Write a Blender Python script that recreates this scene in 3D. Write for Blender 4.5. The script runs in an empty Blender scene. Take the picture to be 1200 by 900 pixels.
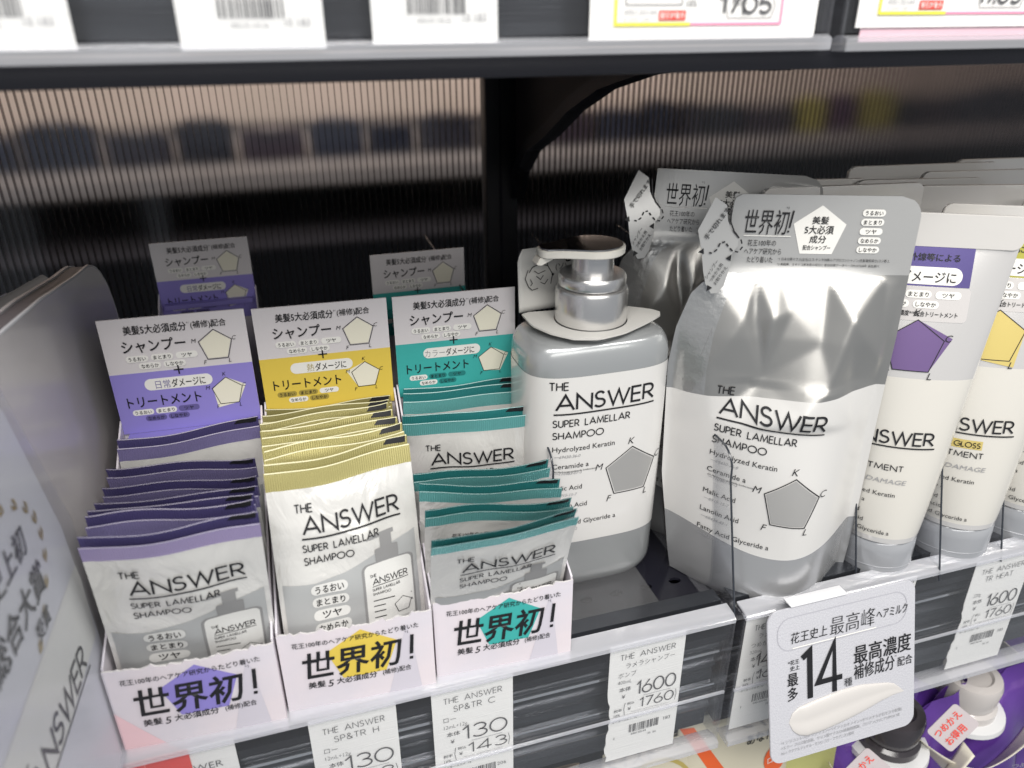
import bpy, bmesh, math, random
from mathutils import Vector, Matrix
import numpy as np
R = math.radians
sc = bpy.context.scene
C = sc.collection
# one unit = 0.31 m ; shelf deck z = 0, X along the shelf, Y into it
sc.unit_settings.scale_length = 0.31
# ---------------------------------------------------------------- camera
cam_d = bpy.data.cameras.new('camera'); cam = bpy.data.objects.new('camera', cam_d); C.objects.link(cam)
cam_d.sensor_width = 36; cam_d.lens = 36*894.15/1200
cam_d.clip_start = 0.02; cam_d.clip_end = 100
f_ = 894.1476
vx = Vector((3300, -450, f_)).normalized(); vd = Vector((10, 1850, f_)).normalized()
vz = -vd; vy = vz.cross(vx)
M3 = Matrix((( vx[0], vy[0], vz[0]), (vx[1], vy[1], vz[1]), (vx[2], vy[2], vz[2])))   # cam(cv) = M3 @ world
right, down, fwd = Vector(M3[0]), Vector(M3[1]), Vector(M3[2])
mw = Matrix.Identity(4)
for i in range(3):
    mw[i][0] = right[i]; mw[i][1] = -down[i]; mw[i][2] = -fwd[i]
mw[2][3] = 1.0
cam.matrix_world = mw
cam_d.dof.use_dof = True; cam_d.dof.focus_distance = 1.38; cam_d.dof.aperture_fstop = 2.5
sc.camera = cam
# ---------------------------------------------------------------- world + lamps
W = bpy.data.worlds.new('World'); sc.world = W; W.use_nodes = True
W.node_tree.nodes['Background'].inputs[0].default_value = (0.86, 0.92, 1.0, 1)
W.node_tree.nodes['Background'].inputs[1].default_value = 0.32
def area(name, loc, target, sx, sy, power, col=(1, .97, .93)):
    l = bpy.data.lights.new(name, 'AREA'); l.shape = 'RECTANGLE'; l.size = sx; l.size_y = sy
    l.energy = power; l.color = col
    o = bpy.data.objects.new(name, l); C.objects.link(o); o.location = loc
    o.rotation_euler = (Vector(target)-Vector(loc)).to_track_quat('-Z', 'Y').to_euler()
    return o
area('ceiling_or_fill_light', (-.6, -2.6, 4.9), (.4, 1, .4), 5.0, 1.5, 400)
area('ceiling_or_fill_light', (3.6, -1.4, 5.0), (.4, 1, .4), 3.0, 1.2, 180)
area('ceiling_or_fill_light', (.4, -5.0, 3.0), (.3, 1.4, .3), 7.0, 1.3, 125)  # low fill lamp added to reach the rear headers; other three are ceiling fixtures
area('ceiling_or_fill_light', (1.2, 4.0, 4.6), (1.2, 5.2, .6), 5.0, .8, 190, (1, .95, .88))
sc.view_settings.view_transform = 'Standard'; sc.view_settings.look = 'None'
sc.view_settings.exposure = 0.0; sc.view_settings.gamma = 1
sc.render.engine = 'CYCLES'
sc.cycles.max_bounces = 10; sc.cycles.transparent_max_bounces = 16; sc.cycles.transmission_bounces = 8
sc.cycles.caustics_reflective = False; sc.cycles.caustics_refractive = False
sc.cycles.use_denoising = True

# ---------------------------------------------------------------- materials
MATS = {}
def mat(name, col, rough=.5, metal=0, bump=None, spec=.5, coat=0, var=None, trans=0, ior=1.45):
    if name in MATS: return MATS[name]
    m = bpy.data.materials.new(name); m.use_nodes = True; nt = m.node_tree; b = nt.nodes['Principled BSDF']
    b.inputs['Base Color'].default_value = (*col, 1); b.inputs['Roughness'].default_value = rough
    b.inputs['Metallic'].default_value = metal; b.inputs['Specular IOR Level'].default_value = spec
    b.inputs['Coat Weight'].default_value = coat; b.inputs['Transmission Weight'].default_value = trans
    b.inputs['IOR'].default_value = ior
    tc = nt.nodes.new('ShaderNodeTexCoord')
    if var:                                        # colour variation: (scale, colour2, stretch)
        n = nt.nodes.new('ShaderNodeTexNoise'); n.inputs['Scale'].default_value = var[0]; n.inputs['Detail'].default_value = 4
        mp = nt.nodes.new('ShaderNodeMapping'); mp.inputs['Scale'].default_value = var[2] if len(var) > 2 else (1, 1, 1)
        nt.links.new(tc.outputs['Object'], mp.inputs[0]); nt.links.new(mp.outputs[0], n.inputs['Vector'])
        r = nt.nodes.new('ShaderNodeValToRGB'); r.color_ramp.elements[0].position = .35; r.color_ramp.elements[1].position = .65
        r.color_ramp.elements[0].color = (*col, 1); r.color_ramp.elements[1].color = (*var[1], 1)
        nt.links.new(n.outputs[0], r.inputs[0]); nt.links.new(r.outputs[0], b.inputs['Base Color'])
    if bump:                                       # (kind, scale, strength, stretch)
        if bump[0] == 'noise':
            n = nt.nodes.new('ShaderNodeTexNoise'); n.inputs['Detail'].default_value = 5; out = n.outputs[0]
        else:
            n = nt.nodes.new('ShaderNodeTexWave'); n.bands_direction = 'X'; out = n.outputs['Fac']
        n.inputs['Scale'].default_value = bump[1]
        mp = nt.nodes.new('ShaderNodeMapping'); mp.inputs['Scale'].default_value = bump[3] if len(bump) > 3 else (1, 1, 1)
        nt.links.new(tc.outputs['Object'], mp.inputs[0]); nt.links.new(mp.outputs[0], n.inputs['Vector'])
        bp = nt.nodes.new('ShaderNodeBump'); bp.inputs['Strength'].default_value = bump[2]; bp.inputs['Distance'].default_value = .004
        nt.links.new(out, bp.inputs['Height']); nt.links.new(bp.outputs[0], b.inputs['Normal'])
    MATS[name] = m; return m
def clear(name, tint=(.96, .97, .98), rough=.08, haze=0.0, hazecol=(.7, .7, .72), refl=1.0):
    """thin clear plastic: what is behind shows, lamps glint on it by Fresnel"""
    m = bpy.data.materials.new(name); m.use_nodes = True; nt = m.node_tree; nt.nodes.clear()
    o = nt.nodes.new('ShaderNodeOutputMaterial'); t = nt.nodes.new('ShaderNodeBsdfTransparent'); t.inputs[0].default_value = (*tint, 1)
    g = nt.nodes.new('ShaderNodeBsdfGlossy'); g.inputs['Roughness'].default_value = rough; g.inputs[0].default_value = (1, 1, 1, 1)
    lw = nt.nodes.new('ShaderNodeLayerWeight'); lw.inputs[0].default_value = .5
    pw = nt.nodes.new('ShaderNodeMath'); pw.operation = 'POWER'; pw.inputs[1].default_value = 4; nt.links.new(lw.outputs['Facing'], pw.inputs[0])
    mu = nt.nodes.new('ShaderNodeMath'); mu.operation = 'MULTIPLY_ADD'; mu.inputs[1].default_value = .6*refl; mu.inputs[2].default_value = .035*refl
    nt.links.new(pw.outputs[0], mu.inputs[0])
    d = nt.nodes.new('ShaderNodeBsdfDiffuse'); d.inputs[0].default_value = (*hazecol, 1)
    a = nt.nodes.new('ShaderNodeMixShader'); a.inputs[0].default_value = haze
    nt.links.new(t.outputs[0], a.inputs[1]); nt.links.new(d.outputs[0], a.inputs[2])
    x = nt.nodes.new('ShaderNodeMixShader'); nt.links.new(mu.outputs[0], x.inputs[0]); nt.links.new(a.outputs[0], x.inputs[1]); nt.links.new(g.outputs[0], x.inputs[2])
    nt.links.new(x.outputs[0], o.inputs[0]); MATS[name] = m; return m

INK = mat('ink', (.012, .012, .014), .45)
GREYINK = mat('grey_ink', (.30, .30, .31), .5)
PALEINK = mat('pale_ink', (.45, .45, .46), .5)
TAGINK = mat('tag_ink', (.10, .10, .105), .6)
WHITEINK = mat('white_ink', (.80, .79, .75), .45)
BLACKMETAL = mat('black_metal', (.010, .010, .014), .38, .0, ('noise', 300, .08))
BLACKGLOSS = mat('black_gloss', (.012, .012, .018), .2, .0)
POSTBLACK = mat('post_black', (.004, .004, .007), .5)
BROWNPLATE = mat('brown_black_steel', (.020, .014, .014), .6, 0, ('noise', 200, .1))
PAPER = mat('box_paper', (.66, .63, .68), .45, 0, ('noise', 60, .05), .5, 0, (7, (.73, .66, .69)))
PAPERIN = mat('raw_card', (.62, .60, .60), .8)
CARDWHITE = mat('header_card_white', (.66, .63, .64), .4)
CLEAR = clear('clear_plastic', (.95, .955, .965), .07, .05, (.62, .62, .66), 1.0)
CLEAREDGE = mat('plastic_edge', (.035, .04, .05), .2, 0, None, .8)
CLEARBRIGHT = clear('plastic_lip', (.95, .95, .97), .09, .30, (.85, .86, .90), 2.0)
COVER = clear('rail_cover', (.99, .99, .992), .08, .012, (.8, .8, .83), 1.1)
FROST = clear('frosted_plastic', (.95, .95, .95), .25, .22, (.62, .62, .62))

# ---------------------------------------------------------------- object helpers
def link(o, parent=None):
    C.objects.link(o)
    if parent: o.parent = parent
    return o
def thing(name, label, cat, loc=(0, 0, 0), rotz=0, group=None):
    o = bpy.data.objects.new(name, None); o.empty_display_size = .02; link(o)
    o.location = loc; o.rotation_euler = (0, 0, rotz)
    return tag(o, label, cat, group)
def tag(o, label, cat, group=None):
    o['label'] = label; o['category'] = cat
    if group: o['group'] = group
    return o
def smooth(me, angle=40):
    me.shade_smooth()
    bm = bmesh.new(); bm.from_mesh(me)
    for e in bm.edges:
        if len(e.link_faces) == 2 and e.calc_face_angle(0) > R(angle): e.smooth = False
    bm.to_mesh(me); bm.free()
def mesh_obj(name, V, F, mats, parent=None, mi=None, sm=False, bevel=0):
    me = bpy.data.meshes.new(name); me.from_pydata([tuple(v) for v in V], [], F)
    if not isinstance(mats, (list, tuple)): mats = [mats]
    for m in mats: me.materials.append(m)
    if mi is not None: me.polygons.foreach_set('material_index', mi)
    me.update()
    if bevel:
        bm = bmesh.new(); bm.from_mesh(me)
        bmesh.ops.bevel(bm, geom=bm.edges[:], offset=bevel, segments=2, affect='EDGES', profile=.6)
        bm.to_mesh(me); bm.free()
    if sm or bevel: smooth(me)
    return link(bpy.data.objects.new(name, me), parent)
def box(name, a, b, m, parent=None, bevel=0):
    x0, y0, z0 = a; x1, y1, z1 = b
    V = [(x0, y0, z0), (x1, y0, z0), (x1, y1, z0), (x0, y1, z0), (x0, y0, z1), (x1, y0, z1), (x1, y1, z1), (x0, y1, z1)]
    F = [(0, 3, 2, 1), (4, 5, 6, 7), (0, 1, 5, 4), (1, 2, 6, 5), (2, 3, 7, 6), (3, 0, 4, 7)]
    return mesh_obj(name, V, F, m, parent, bevel=bevel)
def prism(name, pts, axis, a, b, m, parent=None, sm=False, bevel=0):
    """polygon pts (2-D) extruded along axis from a to b"""
    def P(p, t):
        return {'x': (t, p[0], p[1]), 'y': (p[0], t, p[1]), 'z': (p[0], p[1], t)}[axis]
    n = len(pts); V = [P(p, a) for p in pts]+[P(p, b) for p in pts]
    F = [tuple(range(n)), tuple(range(2*n-1, n-1, -1))]+[(i, (i+1) % n+0, (i+1) % n+n, i+n) for i in range(n)]
    F[2:] = [(f[1], f[0], f[3], f[2]) for f in F[2:]]
    o = mesh_obj(name, V, F, m, parent)
    bm = bmesh.new(); bm.from_mesh(o.data); bmesh.ops.recalc_face_normals(bm, faces=bm.faces[:])
    if bevel: bmesh.ops.bevel(bm, geom=bm.edges[:], offset=bevel, segments=2, affect='EDGES')
    bm.to_mesh(o.data); bm.free()
    if sm or bevel: smooth(o.data)
    return o
def lathe(name, prof, m, parent=None, seg=40, center=(0, 0), sx=1, sy=1):
    V = []; F = []
    for r, z in prof:
        for k in range(seg):
            a = 2*math.pi*k/seg; V.append((center[0]+r*math.cos(a)*sx, center[1]+r*math.sin(a)*sy, z))
    for i in range(len(prof)-1):
        for k in range(seg):
            k2 = (k+1) % seg; F.append((i*seg+k, i*seg+k2, (i+1)*seg+k2, (i+1)*seg+k))
    F.append(tuple(reversed(range(seg)))); F.append(tuple((len(prof)-1)*seg+k for k in range(seg)))
    return mesh_obj(name, V, F, m, parent, sm=True)
def tube(name, pts, r, m, parent=None, seg=6):
    V = []; F = []; pts = [Vector(p) for p in pts]
    for i, p in enumerate(pts):
        t = (pts[min(i+1, len(pts)-1)]-pts[max(i-1, 0)]).normalized()
        a = t.cross(Vector((0.3, 0.2, 1) if abs(t.z) < .9 else (1, .1, 0))).normalized(); b = t.cross(a)
        for k in range(seg):
            q = 2*math.pi*k/seg; V.append(p+a*r*math.cos(q)+b*r*math.sin(q))
    for i in range(len(pts)-1):
        for k in range(seg):
            k2 = (k+1) % seg; F.append((i*seg+k, i*seg+k2, (i+1)*seg+k2, (i+1)*seg+k))
    F.append(tuple(reversed(range(seg)))); F.append(tuple((len(pts)-1)*seg+k for k in range(seg)))
    return mesh_obj(name, V, F, m, parent, sm=True)
def grid(fn, nu, nv, name, mats, parent=None, mi=None, thick=0, sm=True):
    """fn(s,t)->(x,y,z), s,t in 0..1; thick>0 closes a thin solid"""
    V = [Vector(fn(i/nu, j/nv)) for j in range(nv+1) for i in range(nu+1)]
    F = []; MI = []
    for j in range(nv):
        for i in range(nu):
            a = j*(nu+1)+i; F.append((a, a+1, a+nu+2, a+nu+1)); MI.append(mi(i/nu, j/nv) if mi else 0)
    o = mesh_obj(name, V, F, mats, parent, MI, sm)
    if thick:
        md = None
        bm = bmesh.new(); bm.from_mesh(o.data)
        bmesh.ops.solidify(bm, geom=bm.faces[:], thickness=thick)
        bm.to_mesh(o.data); bm.free()
    return o
def rrect(x0, y0, x1, y1, r, n=6):
    o = []
    for cx, cy, a0 in ((x1-r, y1-r, 0), (x0+r, y1-r, 90), (x0+r, y0+r, 180), (x1-r, y0+r, 270)):
        for k in range(n+1):
            a = R(a0+90*k/n); o.append((cx+r*math.cos(a), cy+r*math.sin(a)))
    return o

# ---------------------------------------------------------------- printed matter
_tc = {}
_cur = bpy.data.curves.new('typeset', 'FONT'); _cur.resolution_u = 2
_cob = bpy.data.objects.new('typeset', _cur); C.objects.link(_cob)
def glyphs(s, bold=0):
    k = (s, bold)
    if k not in _tc:
        _cur.body = s; _cur.offset = bold; _cob.data = _cur
        dg = bpy.context.evaluated_depsgraph_get(); dg.update()
        me = bpy.data.meshes.new_from_object(_cob.evaluated_get(dg))
        v = np.array([(q.co.x, q.co.y) for q in me.vertices]).reshape(-1, 2); f = [tuple(p.vertices) for p in me.polygons]
        bpy.data.meshes.remove(me)
        if len(v): v = v-np.array([v[:, 0].min(), 0])
        _tc[k] = (v, f)
    return _tc[k]
def arc(cx, cy, rx, ry, a0, a1, n=10):
    return [(cx+rx*math.cos(R(a0+(a1-a0)*k/n)), cy+ry*math.sin(R(a0+(a1-a0)*k/n))) for k in range(n+1)]
SF = {   # geometric sans capitals as strokes: (width, [polylines])
 'A': (.80, [[(0, 0), (.40, 1), (.80, 0)], [(.14, .32), (.66, .32)]]),
 'N': (.70, [[(0, 0), (0, 1), (.70, 0), (.70, 1)]]),
 'S': (.50, [arc(.25, .755, .20, .245, 25, 245, 12)+arc(.24, .26, .25, .26, 60, -150, 14)]),
 'W': (1.06, [[(0, 1), (.28, 0), (.53, .97), (.78, 0), (1.06, 1)]]),
 'E': (.46, [[(.46, 1), (0, 1), (0, 0), (.46, 0)], [(0, .52), (.43, .52)]]),
 'R': (.54, [[(0, 0), (0, 1), (.24, 1)]+arc(.24, .73, .25, .27, 80, -90, 10)+[(0, .46)], [(.22, .46), (.54, 0)]]),
 'T': (.52, [[(0, 1), (.52, 1)], [(.26, 1), (.26, 0)]]),
 'H': (.58, [[(0, 0), (0, 1)], [(.58, 0), (.58, 1)], [(0, .52), (.58, .52)]]),
 'U': (.54, [[(0, 1), (0, .3)]+arc(.27, .27, .27, .27, 180, 360, 10)+[(.54, 1)]]),
 'P': (.46, [[(0, 0), (0, 1), (.22, 1)]+arc(.22, .72, .25, .28, 80, -90, 10)+[(0, .44)]]),
 'L': (.42, [[(0, 1), (0, 0), (.42, 0)]]),
 'M': (.86, [[(0, 0), (.10, 1), (.43, .12), (.76, 1), (.86, 0)]]),
 'O': (.98, [arc(.49, .5, .49, .5, 0, 360, 24)]),
 'G': (.9, [arc(.48, .5, .48, .5, 40, 360, 22)+[(.5, .5)]]),
 'D': (.7, [[(0, 0), (0, 1), (.22, 1)]+arc(.22, .5, .46, .5, 90, -90, 14)+[(0, 0)]]),
 'Y': (.64, [[(0, 1), (.32, .5), (.64, 1)], [(.32, .5), (.32, 0)]]),
 'C': (.78, [arc(.5, .5, .49, .5, 45, 315, 18)]),
 '&': (.6, [[(.6, 0), (.1, .75)]+arc(.25, .84, .15, .16, 190, -20, 8)+[(.1, .4)]+arc(.24, .22, .22, .22, 160, 330, 8)+[(.6, .4)]]),
 '0': (.62, [arc(.31, .5, .31, .5, 0, 360, 22)]),
 '1': (.24, [[(0, .78), (.2, 1), (.2, 0)]]),
 '2': (.5, [arc(.25, .74, .23, .26, 170, -35, 10)+[(0, 0), (.5, 0)]]),
 '9': (.56, [arc(.28, .70, .28, .30, -20, 340, 20)+[(.14, 0)]]),
 '3': (.5, [arc(.24, .76, .23, .24, 150, -90, 12)+arc(.24, .27, .27, .27, 85, -150, 14)]),
 '4': (.6, [[(.44, 0), (.44, 1), (0, .25), (.6, .25)]]),
 '5': (.5, [[(.46, 1), (.1, 1), (.04, .55)]+arc(.23, .31, .27, .31, 110, -145, 14)]),
 '6': (.56, [[(.40, 1)]+arc(.28, .30, .28, .30, 160, -200, 20)]),
 '7': (.5, [[(0, 1), (.5, 1), (.16, 0)]]),
 '8': (.52, [arc(.26, .76, .21, .24, 0, 360, 16), arc(.26, .27, .26, .27, 0, 360, 18)]),
 ' ': (.42, []), '.': (.1, [[(0, 0), (.05, 0)]]), '+': (.5, [[(0, .45), (.5, .45)], [(.25, .2), (.25, .7)]]),
}
class Art:
    """flat print in (u,v); layers lie one above the other; built as one mesh per name"""
    def __init__(s): s.items = {}
    def _it(s, name, m):
        k = (name, m.name)
        if k not in s.items: s.items[k] = dict(name=name, m=m, V=[], F=[])
        return s.items[k]
    def add(s, name, m, V, F, lay):
        it = s._it(name, m); o = len(it['V'])
        it['V'] += [(float(a), float(b), lay) for a, b in V]; it['F'] += [tuple(o+i for i in f) for f in F]
    def text(s, t, x, y, size=None, width=None, align='L', bold=0, m=None, name='lettering', lay=3, rot=0, shear=0, sx=1, h=None):
        v, f = glyphs(t, bold)
        if not len(v): return
        w = v[:, 0].max()
        if size is None: size = width/w; kx = size
        else: kx = size*sx if width is None else width/w
        a = v*np.array([kx, size if h is None else h]); a[:, 0] += a[:, 1]*shear
        ww = a[:, 0].max()
        a[:, 0] -= {'L': 0, 'C': ww/2, 'R': ww}[align]
        c, q = math.cos(rot), math.sin(rot)
        a = np.stack([a[:, 0]*c-a[:, 1]*q+x, a[:, 0]*q+a[:, 1]*c+y], 1)
        s.add(name, m or INK, a, f, lay)
    def line(s, pts, w, m=None, name='lettering', lay=3, closed=False):
        P = [Vector(p) for p in pts]; n = len(P)
        if closed or (P[0]-P[-1]).length < 1e-7:
            closed = True
            if (P[0]-P[-1]).length < 1e-7: P = P[:-1]; n -= 1
        V = []
        for i in range(n):
            a = P[i-1] if (i > 0 or closed) else None; b = P[(i+1) % n] if (i < n-1 or closed) else None
            if a is None: d = (b-P[i]).normalized(); q = Vector((-d.y, d.x))*w/2
            elif b is None: d = (P[i]-a).normalized(); q = Vector((-d.y, d.x))*w/2
            else:
                d1 = (P[i]-a).normalized(); d2 = (b-P[i]).normalized()
                n1 = Vector((-d1.y, d1.x)); n2 = Vector((-d2.y, d2.x)); q = n1+n2
                if q.length < 1e-6: q = n1
                q = q.normalized(); q = q*(w/2/max(.38, q.dot(n1)))
            V += [P[i]+q, P[i]-q]
        F = [(2*i, 2*i+1, 2*((i+1) % n)+1, 2*((i+1) % n)) for i in range(n if closed else n-1)]
        s.add(name, m or INK, [tuple(v) for v in V], F, lay)
    def caps(s, t, x, y, cap, weight=.11, gap=.16, width=None, m=None, name='lettering', lay=3, rot=0, align='L', shear=0):
        tot = sum(SF[c][0]+gap for c in t)-gap
        kx = cap if width is None else width/tot
        if align == 'R': x -= tot*kx
        if align == 'C': x -= tot*kx/2
        px = 0; c_, q_ = math.cos(rot), math.sin(rot)
        for c in t:
            for k, pl in enumerate(SF[c][1]):
                ww = weight*cap
                pts = [((px+a)*kx, ww/2+b*(cap-ww)) for a, b in pl]
                pts = [(a+b*shear, b) for a, b in pts]
                s.line([(x+a*c_-b*q_, y+a*q_+b*c_) for a, b in pts], ww, m, name, lay+.12*k+.05*(ord(c) % 3))
            px += SF[c][0]+gap
    def poly(s, pts, m, name, lay=1): s.add(name, m, pts, [tuple(range(len(pts)))], lay)
    def pill(s, x, y, w, h, m=None, name='badge', lay=2):
        r = h/2*.98; s.poly(rrect(x-w/2, y-h/2, x+w/2, y+h/2, r, 6), m or WHITEINK, name, lay)
    def badge(s, t, x, y, w, h, m=None, ink=None, bold=.01, lay=2, frac=.62):
        s.pill(x, y, w, h, m, lay=lay)
        v, f = glyphs(t, bold); sz = h*frac
        s.text(t, x, y-sz*.38, size=sz, width=min(w*.78, v[:, 0].max()*sz*1.15), align='C', m=ink or INK, bold=bold, lay=lay+1)
    def build(s, parent, mp, step=None, eps=.0005):
        outs = []
        for it in s.items.values():
            me = bpy.data.meshes.new(it['name']); bm = bmesh.new()
            vs = [bm.verts.new(v) for v in it['V']]
            for f in it['F']:
                try: bm.faces.new([vs[i] for i in f])
                except ValueError: pass
            bm.normal_update()
            fl = [f for f in bm.faces if f.normal.z < 0]
            if fl: bmesh.ops.reverse_faces(bm, faces=fl)
            if step:
                A = np.array(it['V']); 
                for ax in (0, 1):
                    lo, hi = A[:, ax].min(), A[:, ax].max(); k = math.ceil(lo/step)
                    while k*step < hi:
                        co = [0, 0, 0]; no = [0, 0, 0]; co[ax] = k*step; no[ax] = 1
                        bmesh.ops.bisect_plane(bm, geom=bm.verts[:]+bm.edges[:]+bm.faces[:], plane_co=co, plane_no=no, dist=1e-7); k += 1
            for v in bm.verts: v.co = Vector(mp(v.co.x, v.co.y, v.co.z*eps))
            bm.to_mesh(me); bm.free(); me.materials.append(it['m'])
            if step: me.shade_smooth()
            o_ = link(bpy.data.objects.new(it['name'], me), parent)
            if it['name'] in ('lettering', 'barcode', 'laurel', 'bottle_print'): o_['kind'] = 'stuff'
            outs.append(o_)
        return outs
def surf(S, d=.002):
    """map for a curved surface S(u,v): offset along its normal"""
    def f(u, v, h):
        p = Vector(S(u, v)); a = Vector(S(u+d, v))-Vector(S(u-d, v)); b = Vector(S(u, v+d))-Vector(S(u, v-d))
        return p+a.cross(b).normalized()*h
    return f
PENT = [(math.sin(R(72*k)), math.cos(R(72*k))) for k in range(5)]
def pent(cx, cy, r, pull=None):
    o = []
    for k, (a, b) in enumerate(PENT):
        q = (pull or {}).get(k, 1); o.append((cx+a*r*q, cy+b*r*q))
    return o
def radar(art, cx, cy, r, fill, ink=INK, letters=True, lw=.03, pull=None, lay=2, nm='radar'):
    if pull: art.poly(pent(cx, cy, r, pull), fill, nm+'_fill', lay)
    else: art.poly(pent(cx, cy, r*.93), fill, nm+'_fill', lay)
    art.line(pent(cx, cy, r), r*lw, ink, nm+'_outline', lay+.6, closed=True)
    if letters:
        for k, ch in enumerate('KCLFM'):
            a, b = PENT[k]
            art.text(ch, cx+a*r*1.2+(-.06*r), cy+b*r*1.22-.1*r, size=r*.36, align='C', m=ink, shear=.25, lay=lay+1, bold=-.005)
PENTGREY = mat('pentagon_grey', (.40, .395, .385), .3, .3)
def brand(art, x, y, Wd, listing=True, wt=.125, pgrey=True, sub=('SUPER LAMELLAR', 'SHAMPOO'), m=None, ul=True):
    art.caps('THE', x-.05*Wd, y+.245*Wd, .088*Wd, .13, .18, m=m)
    art.caps('ANSWER', x+.012*Wd, y+.035*Wd, .175*Wd, wt, .14, width=.975*Wd, m=m)
    if ul: art.line([(x-.01*Wd, y), (x+1.0*Wd, y)], .016*Wd, m)
    art.caps(sub[0], x-.015*Wd, y-.135*Wd, .078*Wd, .13, .2, width=(.76 if len(sub[0]) > 12 else .5)*Wd, m=m)
    art.caps(sub[1], x-.015*Wd, y-.265*Wd, .078*Wd, .13, .2, m=m)
    if listing:
        for t, q, wd, code in (('Hydrolyzed Keratin', -.40, .62, '―69430-36-0'), ('Ceramide a', -.59, .36, '―110483-07-3'), ('Malic Acid', -.84, .30, '―6915-15-7'),
                         ('Lanolin Acid', -1.05, .36, '―68424-43-1'), ('Fatty Acid Glyceride a', -1.26, .68, '―56519-71-2')):
            art.text(t, x-.015*Wd, y+q*Wd, size=.078*Wd, width=wd*Wd, m=m, bold=0)
            art.text(code, x, y+(q-.072)*Wd, size=.045*Wd, m=GREYINK, shear=.25)
        art.text('(N-Methoxypropylamide Isodecosane)', x, y-.635*Wd, size=.028*Wd, m=m)
        radar(art, x+.80*Wd, y-.74*Wd, .285*Wd, PENTGREY if pgrey else WHITEINK, lw=.035)

# ================================================================ SETTING
def struct(o): o['kind'] = 'structure'; return o
# perforated shelf deck: one sheet, two rows of round holes near the front edge
def deck():
    bm = bmesh.new(); p = .062; x0 = -1.0; nx = 48; y0 = .945; rows = 2
    def quad(a, b, c, d): bm.faces.new([bm.verts.new(q) for q in (a, b, c, d)])
    x1 = x0+nx*p; y1 = y0+rows*p
    quad((x0, .905, 0), (x1, .905, 0), (x1, y0, 0), (x0, y0, 0)); quad((x0, y1, 0), (x1, y1, 0), (x1, 2.25, 0), (x0, 2.25, 0))
    for r in range(rows):
        for i in range(nx):
            cx = x0+(i+.5)*p; cy = y0+(r+.5)*p; n = 16; h = p/2
            inner = [bm.verts.new((cx+.0125*math.cos(2*math.pi*k/n), cy+.0085*math.sin(2*math.pi*k/n), 0)) for k in range(n)]
            low = [bm.verts.new((v.co.x, v.co.y, -.006)) for v in inner]
            outer = []
            for k in range(n):
                a = 2*math.pi*k/n; c, s_ = math.cos(a), math.sin(a); q = h/max(abs(c), abs(s_)); outer.append(bm.verts.new((cx+c*q, cy+s_*q, 0)))
            for k in range(n):
                k2 = (k+1) % n
                bm.faces.new((inner[k], outer[k], outer[k2], inner[k2])); bm.faces.new((low[k], inner[k], inner[k2], low[k2]))
    me = bpy.data.meshes.new('shelf_deck'); bm.to_mesh(me); bm.free(); me.materials.append(BLACKGLOSS)
    return link(bpy.data.objects.new('shelf_deck', me))
struct(deck())
struct(box('shelf_underside', (-1.0, .91, -.045), (1.98, 2.25, -.03), POSTBLACK))
struct(box('shelf_underside', (-1.0, .895, .944), (1.98, 2.22, .962), BLACKMETAL, bevel=.003))
struct(box('shelf_lip', (-1.0, .878, .937), (1.98, .894, .9635), BLACKMETAL, bevel=.003))
struct(box('lower_shelf_deck', (-1.0, .95, -1.02), (3.2, 2.25, -1.0), POSTBLACK))
struct(box('lower_back', (-1.0, 2.26, -1.0), (3.4, 2.28, -.05), POSTBLACK))
# upright post with its slotted channel, and the curved bracket
post = thing('shelf_post', 'black steel upright post between the two ribbed back panels', 'post', (.632, 2.2, -1.0))
box('column', (-.052, -.03, 0), (.042, .03, 2.6), POSTBLACK, post, .004)
box('channel', (-.014, -.036, .9), (-.008, -.0305, 2.0), BLACKGLOSS, post)
bw = thing('shelf_bracket', 'black curved steel bracket under the upper shelf, right of the upright post', 'bracket', (.668, 2.17, .93))
crv = [(0, -.42), (-.05, -.335), (-.15, -.26), (-.30, -.20), (-.45, -.128), (-.62, -.068), (-.80, -.030), (-1.0, -.004), (-1.2, 0)]
prism('bracket_plate', [(0, 0)]+crv, 'x', 0, .008, BROWNPLATE, bw)
fl = []
for i in range(len(crv)-1):
    (a, b), (c, d) = crv[i], crv[i+1]
V = []; F = []
for i, (a, b) in enumerate(crv):
    t = Vector((crv[min(i+1, 8)][0]-crv[max(i-1, 0)][0], crv[min(i+1, 8)][1]-crv[max(i-1, 0)][1])).normalized(); nx_, nz_ = -t.y, t.x
    if nz_ < 0: nx_, nz_ = -nx_, -nz_
    for dx in (-.016, .026): V += [(dx, a, b), (dx, a+nx_*.030, b+nz_*.030)]
for i in range(len(crv)-1):
    o = i*4
    for q in ((0, 1, 5, 4), (1, 3, 7, 5), (3, 2, 6, 7), (2, 0, 4, 6)): F.append(tuple(o+k for k in q))
mesh_obj('bracket_flange', V, F, POSTBLACK, bw)
# ribbed clear back panels
def blur_sheet():
    m = bpy.data.materials.new('panel_sheet'); m.use_nodes = True; nt = m.node_tree; nt.nodes.clear()
    o = nt.nodes.new('ShaderNodeOutputMaterial'); r_ = nt.nodes.new('ShaderNodeBsdfRefraction'); r_.inputs['Color'].default_value = (.90, .89, .89, 1)
    r_.inputs['Roughness'].default_value = .30; r_.inputs['IOR'].default_value = 1.10
    g = nt.nodes.new('ShaderNodeBsdfGlossy'); g.inputs['Roughness'].default_value = .15; x = nt.nodes.new('ShaderNodeMixShader'); x.inputs[0].default_value = .035
    nt.links.new(r_.outputs[0], x.inputs[1]); nt.links.new(g.outputs[0], x.inputs[2]); nt.links.new(x.outputs[0], o.inputs[0]); return m
SHEET = blur_sheet(); FSHEET = clear('panel_front_sheet', (.94, .94, .95), .12, .004, (.3, .3, .32), .35)
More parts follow.
